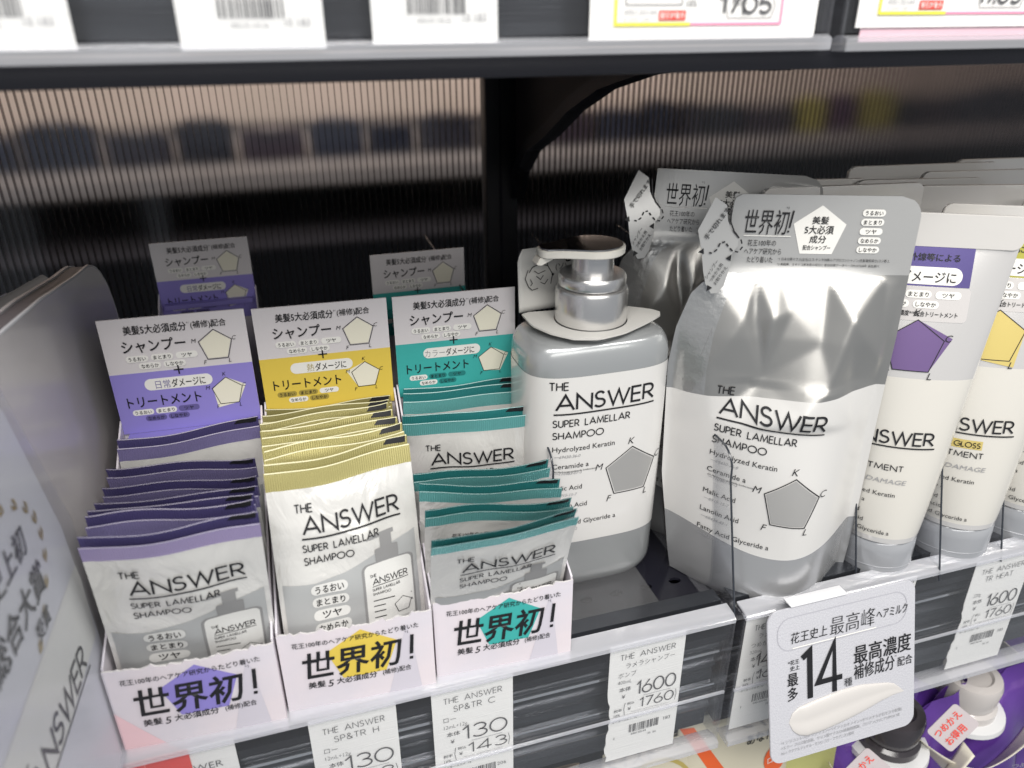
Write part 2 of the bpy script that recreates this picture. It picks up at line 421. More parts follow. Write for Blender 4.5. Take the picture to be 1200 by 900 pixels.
WEB = clear('panel_web', (.50, .48, .48), .25, .04, (.16, .16, .18), .6)
def rib_panel(x0, x1, label):
    t = thing('back_panel', label, 'shelf panel', (x0, 2.19, .02), 0, 'ribbed back panels'); p = .0174; n = int((x1-x0)/p); L = n*p
    box('front_sheet', (0, 0, 0), (L, .0008, .915), FSHEET, t); box('rear_sheet', (0, .0182, 0), (L, .019, .915), SHEET, t)
    w = box('rib', (-.0009, .0012, 0), (.0009, .0178, .915), WEB, t)
    for i in range(1, n):
        c = w.copy(); C.objects.link(c); c.parent = t; c.location = (i*p, 0, 0)
    return t
rib_panel(-1.2, .576, 'ribbed clear plastic back panel left of the upright post')
rib_panel(.677, 2.9, 'ribbed clear plastic back panel right of the upright post')
# the aisle behind the panels
BEIGE = mat('beige_wall', (.56, .46, .38), .8, 0, None, .2, 0, (3, (.62, .50, .42)))
struct(box('far_wall', (-4, 5.2, -1.5), (9, 5.24, 3.4), BEIGE))
struct(box('far_floor', (-4, 2.4, -5.2), (9, 5.3, -5.1), mat('far_floor', (.2, .19, .18), .4)))
fsm = mat('far_shelf_grey', (.20, .18, .17), .5)
random.seed(4)
fs = thing('far_shelf', 'dim grey shelf of the next aisle seen through the ribbed panels', 'shelf', (2, 4.2, .02))
box('shelf_board', (-5, -.5, 0), (5, .9, .03), mat('far_shelf_dark', (.05, .045, .05), .5), fs)
box('shelf_board', (-5, -.62, .30), (5, .9, .36), fsm, fs)
box('shelf_back', (-5, .9, -3), (5, .93, .40), mat('far_back_black', (.006, .006, .009), .7), fs)
darks = [(.012, .016, .03), (.02, .02, .03), (.010, .012, .02), (.03, .02, .03), (.016, .02, .036)]
k = 0; x = -2.2
while x < 5.6:
    w = random.uniform(.16, .34); h = random.uniform(.14, .23)
    c = darks[k % 5]
    if x > 2.6 and x < 3.6: c = (.30, .26, .05) if k % 2 else (.06, .02, .05)
    if x < -1.4: c = (.35, .04, .07) if k % 2 else (.4, .4, .3)
    m_ = mat('far_pack_%d_%d' % (k % 5, 1 if c not in darks else 0)+('y' if c[0] > .25 and c[1] > .2 else ''), c, .35)
    t = thing('far_package', 'blurred dark package on the next aisle shelf behind the ribbed panel', 'package', (x+w/2, 4.0, .382), 0, 'packages on the far aisle shelf')
    prism('pack_body', rrect(-w/2+.01, -.06, w/2-.01, .06, .03, 3), 'z', 0, h*.86, m_, t)
    lathe('pack_cap', [(w*.34, h*.86), (w*.33, h*.92), (w*.2, h*.95)], m_, t, 10)
    x += w+random.uniform(0, .008); k += 1

# ================================================================ PRICE RAILS
RAILBACK = mat('rail_channel', (.06, .065, .075), .22, .55, ('noise', 60, .12, (.3, 6, 6)), .5, 0, (5, (.03, .032, .038), (.6, 1, 9)))
TAGPAPER = mat('tag_paper', (.87, .87, .85), .7, 0, ('noise', 40, .25, (.25, 1, 9)), .3)
def rail(name, label, x0, x1, zt, zb, y, group, back=True):
    t = thing(name, label, 'price rail', (x0, y, zt), 0, group); L = x1-x0; H = zt-zb
    # ridged channel behind the cover
    pr = []; N_ = 90
    for q_ in range(N_+1):
        z_ = -H*q_/N_; y_ = .044
        for c_, w_, d_ in ((-.10, .010, .014), (-.045*H/.325-.01, .005, .008), (-.150, .007, .012), (-.215, .012, .014), (-.262, .006, .010)):
            t_ = (z_-c_)/w_
            if abs(t_) < 1: y_ -= d_*math.sqrt(1-t_*t_)
        pr.append((y_, z_))
    prism('channel', pr+[(.075, -H), (.075, 0)], 'x', .002, L-.002, RAILBACK, t, sm=True)
    box('cover', (0, 0, -H+.012), (L, .004, -.012), COVER, t)
    prism('top_lip', [(-.006, -.012), (-.006, -.004), (.004, .002), (.030, .005), (.030, .001), (.006, -.003), (.004, -.012)], 'x', 0, L, CLEARBRIGHT, t, bevel=.0008)
    prism('bottom_lip', [(-.012, -H-.008), (-.012, -H+.006), (-.003, -H+.010), (.008, -H+.010), (.030, -H-.002), (.030, -H-.009)], 'x', 0, L, CLEARBRIGHT, t, bevel=.0008)
    box('streak_strip', (.003, .026, -.112), (L-.003, .0275, -.106), mat('bright_streak', (.75, .76, .78), .2, .9), t); box('streak_strip', (.003, .0265, -.196), (L-.003, .028, -.192), mat('bright_streak', (.75, .76, .78), .2, .9), t)  # bright strips added to the channel in place of reflected streaks
    box('ridge', (0, -.0045, -H*.585), (L, -.0005, -H*.57), CLEARBRIGHT, t)
    for e in (0, L): box('end_cap', (e-.003, -.004, -H), (e+.001, .045, -.004), CLEAR, t)
    return t
rail('price_rail', 'clear plastic price rail in front of the sachet boxes and pump bottle', -.335, .688, .022, -.300, .897, 'clear price rails along the shelf edges')
rail('price_rail', 'clear plastic price rail under the refill pouch and tubes, right of the gap', .706, 1.98, .024, -.300, .893, 'clear price rails along the shelf edges')
rail('price_rail', 'long clear price rail on the edge of the upper shelf', -1.0, .664, 1.30, .968, .868, 'clear price rails along the shelf edges')
rail('price_rail', 'clear price rail at the upper right, past the dark gap in the upper rail', .682, 2.2, 1.30, .966, .864, 'clear price rails along the shelf edges')
struct(box('shelf_edge', (-1.0, .965, .965), (2.2, .975, 1.3), POSTBLACK)); struct(box('shelf_edge', (-1.0, .975, -.30), (1.98, .985, -.028), POSTBLACK))

def price_tag(x, ztop, w, h, y, label, fn, m=TAGPAPER, torn=False):
    t = thing('price_tag', label, 'price tag', (x, y, ztop), 0, 'price tags in the rails')
    n = 24; V = []
    rt_ = random.Random(int(x*1000)); left = [(.0 if not torn or i < 8 else .003+.004*rt_.random()*(rt_.random() > .4)+.003*math.sin(i*.55), -h*i/n) for i in range(n+1)]
    pts = left[::-1]+[(w, 0), (w, -h)]
    pts = left+[(w, -h), (w, 0)]
    prism('paper', pts, 'y', 0, .0012, m, t)
    a = Art(); fn(a, w, h); a.build(t, lambda u, v, q: (u, -q-.0002, v))
    return t
BAR = random.Random(7)
def barcode(a, x, y, w, h, m=TAGINK):
    p = x
    while p < x+w:
        q = BAR.choice((.0009, .0014, .002)); a.poly([(p, y), (p+q, y), (p+q, y+h), (p, y+h)], m, 'barcode', 3); p += q+BAR.choice((.0012, .0018, .0026))
def tag_art(head, kata, l3, l4, price, tax, dig):
    def f(a, w, h):
        a.caps(head, .020, -.036, .0135, .08, .22, width=w-.040, m=TAGINK)
        if kata.isascii(): a.caps(kata, .036, -.057, .0135, .08, .22, m=TAGINK, width=.010*len(kata))
        else: a.text(kata, .032, -.057, size=.0155, sx=.8, m=TAGINK, bold=-.012)
        a.text(l3, .018, -.078, size=.0145, sx=.85, m=TAGINK, bold=-.012); a.text(l4, .018, -.094, size=.0125, m=TAGINK, bold=-.015, sx=.8)
        a.text('本体', .022, -.113, size=.012, m=TAGINK); a.text('¥', .028, -.131, size=.0125, m=TAGINK)
        a.caps(price, w-.012, -.130, .034, .085, .13, align='R', width=.078, m=TAGINK)
        a.line([(w-.075, -.135), (w-.02, -.135)], .0012, PALEINK)
        a.text('税率', .014, -.163, size=.0085, m=TAGINK); a.text('10%', .015, -.175, size=.0085, m=TAGINK)
        a.text('税込', .040, -.150, size=.0075, m=TAGINK); a.text('¥', .042, -.165, size=.011, m=TAGINK)
        a.line([(.036, -.143), (.034, -.158), (.036, -.174)], .0009, TAGINK); a.line([(w-.009, -.140), (w-.007, -.152), (w-.009, -.168)], .0009, TAGINK)
        a.caps(tax, w-.013, -.165, .025, .09, .15, align='R', width=.068, m=TAGINK)
        a.line([(.05, -.171), (w-.02, -.171)], .0008, PALEINK); a.text('ヨーヨースエナ  12', .012, -.19, size=.006, m=TAGINK)
        barcode(a, w*.33, -.225, w*.42, .021); a.text(dig, w-.014, -.215, size=.0115, align='R', m=TAGINK, bold=-.01); a.text('1', .018, -.235, size=.010, m=TAGINK)
        a.text('490130144', w*.36, -.233, size=.007, m=TAGINK); a.text('35  02', w*.6, -.243, size=.007, m=TAGINK)
    return f
YT = .9025
price_tag(.448, .010, .147, .292, YT, 'white 1600 yen price tag below the pump bottle', tag_art('THE ANSWER', 'ラメラシャンプー', 'ポンプ', '400mL', '1600', '1760', '183'), torn=True)
price_tag(.130, .008, .140, .290, YT, 'white 130 yen price tag reading SP&TR C under the teal box', tag_art('THE ANSWER', 'SP&TR C ', 'ロー', '12mL+12g', '130', '143', '206'))
price_tag(-.066, .006, .138, .288, YT, 'white 130 yen price tag reading SP&TR H under the yellow box', tag_art('THE ANSWER', 'SP&TR H ', 'ロー', '12mL+12g', '130', '143', '190'))
price_tag(-.242, .008, .066, .288, YT+.0012, 'narrow white tag end beside the red card under the purple box', lambda a, w, h: (a.text('WER', .002, -.05, size=.02, m=TAGINK, bold=-.01), a.text('ヒ', .03, -.075, size=.018, m=TAGINK, bold=-.01)))
price_tag(-.333, .010, .092, .29, YT-.0012, 'plain coral red card in the rail at the far left', lambda a, w, h: a.poly([(.03, -.29), (.031, -.29), (.031, 0), (.03, 0)], mat('red_crease', (.8, .3, .28), .6), 'crease', 1), m=mat('coral_card', (.78, .085, .075), .55))
YR = .8985
price_tag(.716, .008, .125, .29, YR, 'white price tag partly behind the hanging sign, reading THE A', tag_art('THE ANSWER', 'ラメラシャンプー', 'つめかえ', '320mL', '1480', '1628', '190'))
price_tag(.995, .012, .10, .30, YR, 'white price tag whose top shows above the right of the hanging sign', lambda a, w, h: (a.caps('THE ANSWER', .012, -.022, .0135, .08, .22, width=.08, m=TAGINK),))
price_tag(1.242, .008, .150, .292, YR, 'white 1600 yen price tag reading TR HEAT below the tubes at the right', tag_art('THE ANSWER', 'TR HEAT', ' ', '220g', '1600', '1760', '183'), torn=True)
# upper rail
YU = .8735
def up(a, w, h):
    barcode(a, w*.28, -h+.029, w*.45, .017); a.text('490130 144 56', w*.35, -h+.021, size=.006, m=PALEINK); a.text('10 183', w*.9, -h+.022, size=.010, align='R', m=PALEINK)
price_tag(-.073, 1.24, .139, .27, YU, 'white tag with a barcode in the upper rail, above the purple header', up)
price_tag(.114, 1.24, .135, .267, YU, 'white tag with a barcode in the upper rail, left of the first promotion card', up)
price_tag(-.31, 1.24, .145, .268, YU, 'white tag at the left end of the upper rail', up)
PROMO = mat('promo_card', (.82, .81, .79), .5); YEL = mat('promo_yellow', (.75, .70, .08), .5); PINK = mat('promo_pink', (.85, .30, .45), .5); RED = mat('badge_red', (.75, .06, .04), .5)
def promo(a, w, h):
    b = -h+.016; l, r = .030, w-.050
    a.line([(l, 0), (l, b), (w*.42, b)], .0035, YEL, 'border'); a.line([(w*.42, b), (r, b), (r, 0)], .0025, PINK, 'frame')
    a.line([(l+.012, b+.06), (l+.012, b+.020), (w*.38, b+.020), (w*.38, b+.06)], .001, TAGINK)
    a.text('ﾄﾘｰﾄﾒﾝﾄ', l+.016, b+.028, size=.022, m=TAGINK, bold=0, width=w*.22)
    a.text('490130144', l+.01, b+.010, size=.009, m=PALEINK); a.text('4 12101 1241', l+.01, b+.004, size=.006, m=PALEINK)
    a.poly([(w*.285, b+.004), (w*.40, b+.004), (w*.40, b+.014), (w*.285, b+.014)], RED, 'red_badge', 2); a.text('割引対象外', w*.29, b+.006, size=.0075, width=w*.105, m=WHITEINK, lay=3.5, bold=.011)
    a.text('税率', w*.40, b+.027, size=.009, m=TAGINK); a.text('10%', w*.40, b+.018, size=.009, m=TAGINK)
    a.line([(w*.58, b+.03), (w*.575, b+.018), (w*.585, b+.006), (r-.014, b+.006), (r-.010, b+.018), (r-.014, b+.03)], .0008, TAGINK)
    a.text('税込', w*.60, b+.020, size=.010, m=TAGINK); a.text('¥', w*.645, b+.009, size=.011, m=TAGINK)
    a.caps('1705', r-.016, b+.010, .021, .15, .16, align='R', width=.066, m=TAGINK)
    a.caps('1550', r-.016, b+.040, .030, .17, .16, align='R', width=.10, m=TAGINK)
price_tag(.352, 1.24, .292, .266, YU-.0075, 'white promotion card with yellow and pink border and 1705, left of the dark gap', promo, PROMO)
price_tag(.70, 1.24, .31, .256, YU-.0105, 'white promotion card with yellow and pink border and 1705, right of the dark gap', promo, PROMO)
price_tag(1.012, 1.24, .30, .258, YU-.0125, 'white promotion card at the upper right corner, cut by the frame', promo, PROMO)
price_tag(.71, 1.24, .50, .272, YU-.0082, 'pale pink card showing under the right promotion cards', lambda a, w, h: None, mat('pink_card', (.80, .55, .62), .5))

# ================================================================ SACHETS
def foil(name, col, rough=.28, metal=.45): return mat(name, col, rough, metal, ('wave', 92, .28, (1, .03, .03)))
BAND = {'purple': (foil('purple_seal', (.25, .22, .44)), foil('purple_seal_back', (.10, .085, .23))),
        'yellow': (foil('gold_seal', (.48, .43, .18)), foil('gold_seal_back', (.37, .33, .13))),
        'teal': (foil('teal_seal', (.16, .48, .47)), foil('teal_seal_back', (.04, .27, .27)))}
LILACBAND = foil('lilac_seal', (.42, .35, .58))
FILM = mat('sachet_film', (.76, .75, .72), .24, .35, ('noise', 15, 1.0, (1, 1, .55)), .6)
for n_ in FILM.node_tree.nodes:
    if n_.type == 'TEX_NOISE': n_.inputs['Distortion'].default_value = 1.6; n_.inputs['Detail'].default_value = 3
EDGEC = {'purple': mat('purple_edge_highlight', (.62, .58, .72), .4), 'yellow': mat('gold_edge_highlight', (.80, .76, .50), .4), 'teal': mat('teal_edge_highlight', (.50, .74, .72), .4)}  # pale colours for a painted highlight line along the sachet tops
FILMGREY = mat('sachet_grey', (.42, .43, .43), .35, .2)
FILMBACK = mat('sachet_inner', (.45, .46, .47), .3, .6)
BOTGREY = mat('print_bottle_grey', (.24, .24, .24), .4); BOTLIGHT = mat('print_bottle_light', (.62, .62, .60), .4); BOTMID = mat('print_bottle_mid', (.47, .47, .46), .4)
SW, SL = .222, .385
def mini_bottle(a, x, y, s):
    """the small pump bottle printed on each sachet; x,y = base centre, s = width"""
    a.poly(rrect(x-s*.5, y, x+s*.5, y+s*1.55, s*.12), BOTGREY, 'bottle_print', 1.6)
    a.poly(rrect(x-s*.45, y+s*.03, x+s*.45, y+s*1.52, s*.1), BOTLIGHT, 'bottle_print', 1.8)
    a.poly([(x-s*.45, y+s*.1), (x+s*.45, y+s*.1), (x+s*.45, y+s*.35), (x-s*.45, y+s*.35)], BOTMID, 'bottle_print', 2.0)
    a.poly(rrect(x-s*.22, y+s*1.55, x+s*.22, y+s*1.80, s*.03), BOTGREY, 'bottle_print', 2.0)
    a.poly([(x-s*.11, y+s*1.80), (x+s*.11, y+s*1.80), (x+s*.11, y+s*2.0), (x-s*.11, y+s*2.0)], BOTGREY, 'bottle_print', 2.0)
    a.poly([(x-s*.36, y+s*2.0), (x+s*.16, y+s*2.0), (x+s*.16, y+s*2.07), (x-s*.32, y+s*2.07)], BOTGREY, 'bottle_print', 2.1)
    brand(a, x-s*.32, y+s*1.12, s*.68, False)
    for i in range(5): a.line([(x-s*.33, y+s*(.82-.12*i)), (x-s*.33+s*(.4 if i in (0, 4) else .22), y+s*(.82-.12*i))], s*.018, INK)
    radar(a, x+s*.22, y+s*.60, s*.17, BOTLIGHT, letters=False, lw=.06, lay=3)
def sachet(kind, top, bottom, yaw, label, art=True, z_back=0, seed=0, group=None, front_mat=None, bendp=2.2, lean=False):
    rr = random.Random(seed); T = Vector(top); B = Vector(bottom)
    t = thing('sachet', label, 'sachet', (B.x, B.y, B.z), 0, group)
    yb = yaw*.5
    ph = [rr.uniform(0, 6.28) for _ in range(6)]; am = [rr.uniform(.4, 1) for _ in range(6)]
    def S(u, v):                                   # u across, v up from the bottom (0..SL)
        q = v/SL; p = max(q, 0); s_ = 2*u/SW
        ang = R(yb+(yaw-yb)*min(p, 1)); bend = p**bendp if p < 1 else 1+(p-1)*bendp
        x = (T.x-B.x)*p+u*math.cos(ang); y = (T.y-B.y)*bend+u*math.sin(ang); z = (T.z-B.z)*p
        body = max(0, math.sin(math.pi*min(max(p, 0), .92)/.92))**.7*max(0, 1-s_**2)
        wr = .0022*am[0]*math.sin(9*u/SW+5*q+ph[0])+.0020*am[1]*math.sin(17*u/SW-11*q+ph[1])+.0014*am[2]*math.sin(31*q+6*u/SW+ph[2])
        seam = .0016 if abs(s_) < .87 else .0003*math.sin(q*260)
        curl = seam+.0045*am[3]*math.sin(3.2*s_+ph[3])*p**3
        return (x, y-.010*body-wr*min(1, body*1.5)-curl, z+.002*math.sin(8*u/SW+ph[4])*p)
    bm_, bk = BAND[kind]
    if front_mat: bm_ = front_mat
    bh = .031
    Sf = surf(S)
    grid(lambda s_, q: S((s_-.5)*SW, q*SL), 22, 44, 'film', [FILM, bm_], t, lambda s_, q: 1 if q*SL > SL-bh else 0)
    z_back = z_back or .010
    def SB(s_, q):                                 # back sheet (the twin sachet behind), a little taller
        u = (s_-.5)*SW*.99; v = q*(SL+z_back); p = Sf(u, v, 0); x, y, z = p
        gap = .0065+.010*max(0, s_-.55)*(q > .6)*am[5]
        return (x, y+gap, z)
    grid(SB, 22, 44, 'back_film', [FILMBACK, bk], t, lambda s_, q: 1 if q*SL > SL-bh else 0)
    k_ = Art(); k_.poly([(.070, SL+z_back-.008), (.106, SL+z_back-.010), (.107, SL+z_back-.001), (.076, SL+z_back-.001)], INK, 'eye_mark', 1.5)
    k_.line([(-.109, SL+z_back-.0008), (.109, SL+z_back-.0008)], .0016, EDGEC[kind], 'edge_highlight', 1)
    k_.build(t, surf(lambda u, v: SB(u/(SW*.99)+.5, v/(SL+z_back))), step=.012, eps=.0005)
    a = Art(); a.line([(-.110, SL-.0008), (.110, SL-.0008)], .0016, EDGEC[kind], 'edge_highlight', 1)
    if art == 'front' or art == 'brand':
        brand(a, -.066, .288, .150, False, wt=.12)
        a.poly([(-.104, .0), (.104, .0), (.104, .262), (.05, .246), (-.01, .226), (-.055, .219), (-.104, .222)], FILMGREY, 'grey_field', .8)
        if art == 'front':
            for i, w_ in enumerate(('うるおい', 'まとまり', 'ツヤ', 'なめらか', 'しなやか')): a.badge(w_, -.036, .208-.0215*i, .056, .0170, m=BOTLIGHT, frac=.82, bold=.015)
        mini_bottle(a, .056, .098, .084)
    elif art == 'text':
        for i, (w_, sz, wd) in enumerate((('花王100年のヘアケア研究からたどり着いた', .010, .145), ('美髪5大必須成分(補修)配合', .013, .150), ('うるおいと質感ケアのシャンプー&トリートメント', .009, .145), ('一日分のお試しサイズ', .009, .10))):
            a.text(w_, -.070, .326-.0145*i, size=sz, width=wd, bold=.012)
    if a.items: a.build(t, Sf, step=.012, eps=.0007)
    return t
rows = {
 'purple': [(-.195, 1.212, 4.9, 'brand'), (-.199, 1.107, -8.8, 'text'), (-.196, 1.050, -9.6, 'text'), (-.197, 1.008, -5.1, 0), (-.200, .983, -5.7, 0), (-.199, .958, -8.3, 0), (-.193, .900, -2.4, 'front')],
 'yellow': [(.036, 1.246, -2.0, 0), (.031, 1.232, -.5, 0), (.027, 1.205, 3.0, 0), (.030, 1.166, 3.7, 0), (.031, 1.13, 2.5, 0), (.034, 1.085, 5.8, 0), (.034, 1.025, 7.6, 'front')],
 'teal': [(.276, 1.226, -3.5, 'brand'), (.260, 1.137, -9.5, 'brand'), (.253, 1.005, -7.3, 'text'), (.254, .958, -14, 'text'), (.252, .905, -10.6, 'text'), (.249, .853, 1.2, 'brand')]}
LBL = {
 'purple': ['rearmost purple sachet against the purple header card, THE ANSWER half hidden', 'purple sachet second from the back, dark edge sloping down at the right', 'purple sachet third from the back with small print peeping out', 'dark purple sachet fourth from the back, only its top edge showing', 'dark purple sachet third from the front of the purple box', 'violet sachet just behind the front purple sachet', 'front purple sachet with lilac band, bottle print and full lettering'],
 'yellow': ['rearmost gold sachet against the yellow header card', 'gold sachet second from the back of the yellow box', 'gold sachet third from the back of the yellow box', 'gold sachet in the middle of the yellow box row', 'gold sachet third from the front of the yellow box', 'gold sachet just behind the front gold sachet', 'front gold-topped sachet with bottle print and five word badges'],
 'teal': ['rearmost teal sachet against the teal header card', 'upright teal sachet showing THE ANSWER and the top of a bottle print', 'teal sachet bent forward, fourth from the front, with small black print', 'teal sachet third from the front with small black print', 'pale shiny teal sachet just behind the front teal sachet', 'front teal sachet leaning out over its box with THE ANSWER']}
for kind, l in rows.items():
    n = len(l)
    for i, (x, y, yaw, ar) in enumerate(l):
        front = i/(n-1); zt = .372
        if kind == 'purple': zt = .37+.022*(front**3); by = .948+.275*(1-front)**1.3; 
        if kind == 'yellow': zt = .37+.025*front**2; by = .948+.285*(1-front)**1.1
        if kind == 'teal': zt = .37 if i < 2 else (.338, .338, .336, .334)[i-2]; by = [1.215, 1.15, 1.06, 1.01, .975, .948][i]
        by = max(by, .946)
        cx = {'purple': -.209, 'yellow': .027, 'teal': .257}[kind]
        sachet(kind, (x, y, zt), (cx, by, .004), yaw, LBL[kind][i], ar, .009 if kind == 'yellow' else .014, seed=i*7+len(kind), group='hair care sachets in the display boxes',
               front_mat=LILACBAND if (kind == 'purple' and i == n-1) else None, bendp=1.8 if kind == 'teal' and i > 1 else 2.0)
# one more teal pair flat against the header
sachet('teal', (.280, 1.246, .374), (.257, 1.240, .004), -2, 'teal sachet edge tucked behind the rearmost teal sachet', 0, .01, 91, 'hair care sachets in the display boxes')

# ================================================================ DISPLAY BOXES
LAV = mat('lavender_print', (.27, .23, .60), .45); YLW = mat('yellow_print', (.72, .54, .085), .45); TEL = mat('teal_print', (.05, .40, .37), .45)
LAVD = mat('lavender_dark', (.13, .11, .30), .5); YLWD = mat('yellow_dark', (.36, .28, .06), .5); TELD = mat('teal_dark', (.02, .20, .19), .5)
CREAM = mat('cream_print', (.78, .75, .62), .5)
def display_box(kind, x0, wd, yf, dep, label, rear=False, htop=.567, hbot=.362):
    col, dark = {'purple': (LAV, LAVD), 'yellow': (YLW, YLWD), 'teal': (TEL, TELD)}[kind]
    t = thing('display_box', label, 'display box', (x0, yf, 0), 0 if rear else R(-2.6), 'sachet display boxes')
    # front panel with a torn perforated upper edge, slightly bowed
    rr = random.Random(len(kind)+int(x0*100))
    n = 46; V = []; F = []; hts = []
    for i in range(n+1):
        s_ = i/n; z = .178+.0016*math.sin(i*1.1)+.0012*rr.uniform(-1, 1)+(.004 if i % 9 == 4 else 0)-.0015*math.sin(math.pi*s_); hts.append(z)
    rowsn = 6
    def fy(s_, q): return -.006*math.sin(math.pi*s_)*q
    for j in range(rowsn+1):
        for i in range(n+1):
            q = j/rowsn; V.append((i/n*wd, fy(i/n, q), hts[i]*q))
    for j in range(rowsn):
        for i in range(n):
            a_ = j*(n+1)+i; F.append((a_, a_+1, a_+n+2, a_+n+1))
    o = mesh_obj('front_panel', V, F, [PAPER, PAPERIN], t)
    bm = bmesh.new(); bm.from_mesh(o.data); bmesh.ops.solidify(bm, geom=bm.faces[:], thickness=.003)
    for f in bm.faces:
        if abs(f.normal.y) < .5 and f.calc_center_median().z > .17: f.material_index = 1
    bm.to_mesh(o.data); bm.free()
    for sx in (0, 1):
        xx = 0 if sx == 0 else wd-.003
        prism('side_panel', [(.004, 0), (dep, 0), (dep, .385), (dep-.03, .37), (.05, .20), (.004, .182)], 'x', xx, xx+.003, PAPER, t)
    box('back_panel', (.003, dep-.003, 0), (wd-.003, dep, .362), PAPER, t); box('base', (.003, .004, .0005), (wd-.003, dep-.003, .003), PAPERIN, t)
    # header card
    h0, h1 = hbot, htop; hw = wd-.007
    hd = box('header_card', (.0035, dep-.0065, h0), (hw+.0035, dep-.0035, h1), CARDWHITE, t)
    box('header_fold', (.012, dep-.028, .350), (wd-.012, dep-.007, .3615), col, hd)
    a = Art()
    a.poly([(0, -.0), (.235, 0), (.235, .110), (0, .110)], col, 'colour_field', 1)
    a.text('美髪5大必須成分', .038, .179, size=.0165, width=.100, bold=.012); a.text('*¹', .139, .187, size=.007); a.text('(補修)配合', .145, .181, size=.0135, width=.058, bold=.005)
    a.text('シャンプー', .030, .148, size=.024, width=.102, bold=.013)
    for i, w_ in enumerate(('うるおい', 'まとまり', 'ツヤ')): a.badge(w_, .050+.040*i, .135, .036, .0115, frac=.72)
    for i, w_ in enumerate(('なめらか', 'しなやか')): a.badge(w_, .068+.040*i, .1215, .036, .0115, frac=.72)
    radar(a, .180, .146, .029, CREAM, lw=.04)
    a.line([(.104, .110), (.120, .110)], .0024); a.line([(.112, .102), (.112, .118)], .0024, lay=3.3)
    a.pill(.108, .087, .112, .021)
    a.text({'purple': '日常', 'yellow': '熱', 'teal': 'カラー'}[kind], .094, .080, size=.0165, align='R', m={'purple': LAVD, 'yellow': YLWD, 'teal': GREYINK}[kind], bold=-.004, sx=.85)
    a.text('ダメージに', .096, .080, size=.0165, width=.056, bold=.011)
    a.text('トリートメント', .018, .049, size=.0225, width=.122, bold=.013)
    ok = {'purple': (1, 1, 0, 0, 0), 'yellow': (0, 0, 1, 1, 0), 'teal': (1, 0, 0, 1, 0)}[kind]
    for i, w_ in enumerate(('うるおい', 'まとまり', 'ツヤ', 'なめらか', 'しなやか')):
        xx, yy = ((.040+.038*i), .038) if i < 3 else (.059+.038*(i-3), .0255)
        a.badge(w_, xx, yy, .035, .0105, m=WHITEINK if ok[i] else dark, frac=.72)
    radar(a, .186, .060, .027, CREAM, lw=.045, nm='damage_chart', pull={'purple': {1: 1.25, 3: 1.3, 4: .95}, 'yellow': {4: 1.35, 2: .95}, 'teal': {1: 1.35, 2: 1.1}}[kind])
    a.build(hd, lambda u, v, q: (u*hw/.235+.0035, dep-.0065-q-.0003, h0+v*(h1-h0)/.205))
    # front print
    b_ = Art(); k = wd/.232
    if kind == 'purple': b_.poly([(0, .0), (.075, 0), (.0, .10)], mat('pink_tint', (.80, .55, .58), .45), 'pink_corner', .5)
    b_.poly([(.150, 0), (wd-.02, 0), (wd-.035, .14), (.19, .16)], mat('pale_facet', (.60, .57, .63), .45), 'facet', .4)
    b_.poly([(.122*k+.056*p, .118+.052*q) for p, q in PENT], col, 'pentagon', 1)
    b_.text('花王100年のヘアケア研究からたどり着いた', .020*k, .152, size=.0115, width=.190*k, bold=.008)
    b_.text('世界初', .028*k, .089, size=.060, width=.150*k, bold=.016, shear=.10)
    b_.line([(.196*k, .100), (.199*k, .139)], .0055); b_.line([(.1952*k, .089), (.1958*k, .0945)], .0055)
    b_.text('*1', .188*k, .144, size=.007)
    b_.text('美髪', .035*k, .067, size=.0145, bold=.012, width=.026*k); b_.text('5', .064*k, .064, size=.020, bold=0, shear=.2)
    b_.text('大必須成分', .078*k, .067, size=.0145, width=.062*k, bold=.012); b_.text('*²', .141*k, .076, size=.006); b_.text('(補修)配合', .149*k, .068, size=.012, width=.045*k, bold=.004)
    b_.text('*1 花王株式会社のヘアケア研究において  *2 うるおい・まとまり・ツヤ・なめらか・しなやか', .09*k, .012, size=.006, width=.132*k, m=GREYINK)
    b_.text('毛髪補修成分ジパルミトイルヒドロキシプロリン配合(保護成分)', .09*k, .004, size=.006, width=.132*k, m=GREYINK)
    b_.build(t, lambda u, v, q: (u, fy(u/wd, v/.178)-q-.0003, v), step=.02)
    return t
display_box('purple', -.325, .231, .914, .366, 'front display box with purple header card at the left of the shelf')
display_box('yellow', -.0905, .231, .914, .366, 'display box with yellow header card in the middle of the front row', htop=.561)
display_box('teal', .1445, .229, .914, .366, 'front display box with teal header card beside the pump bottle', htop=.557)
display_box('purple', -.318, .231, 1.600, .366, 'rear display box with purple header, dim behind the front purple box', True, htop=.513, hbot=.308)
display_box('teal', .178, .231, 1.385, .366, 'rear display box whose grey-looking header peeps over the teal one', True, htop=.500, hbot=.296)

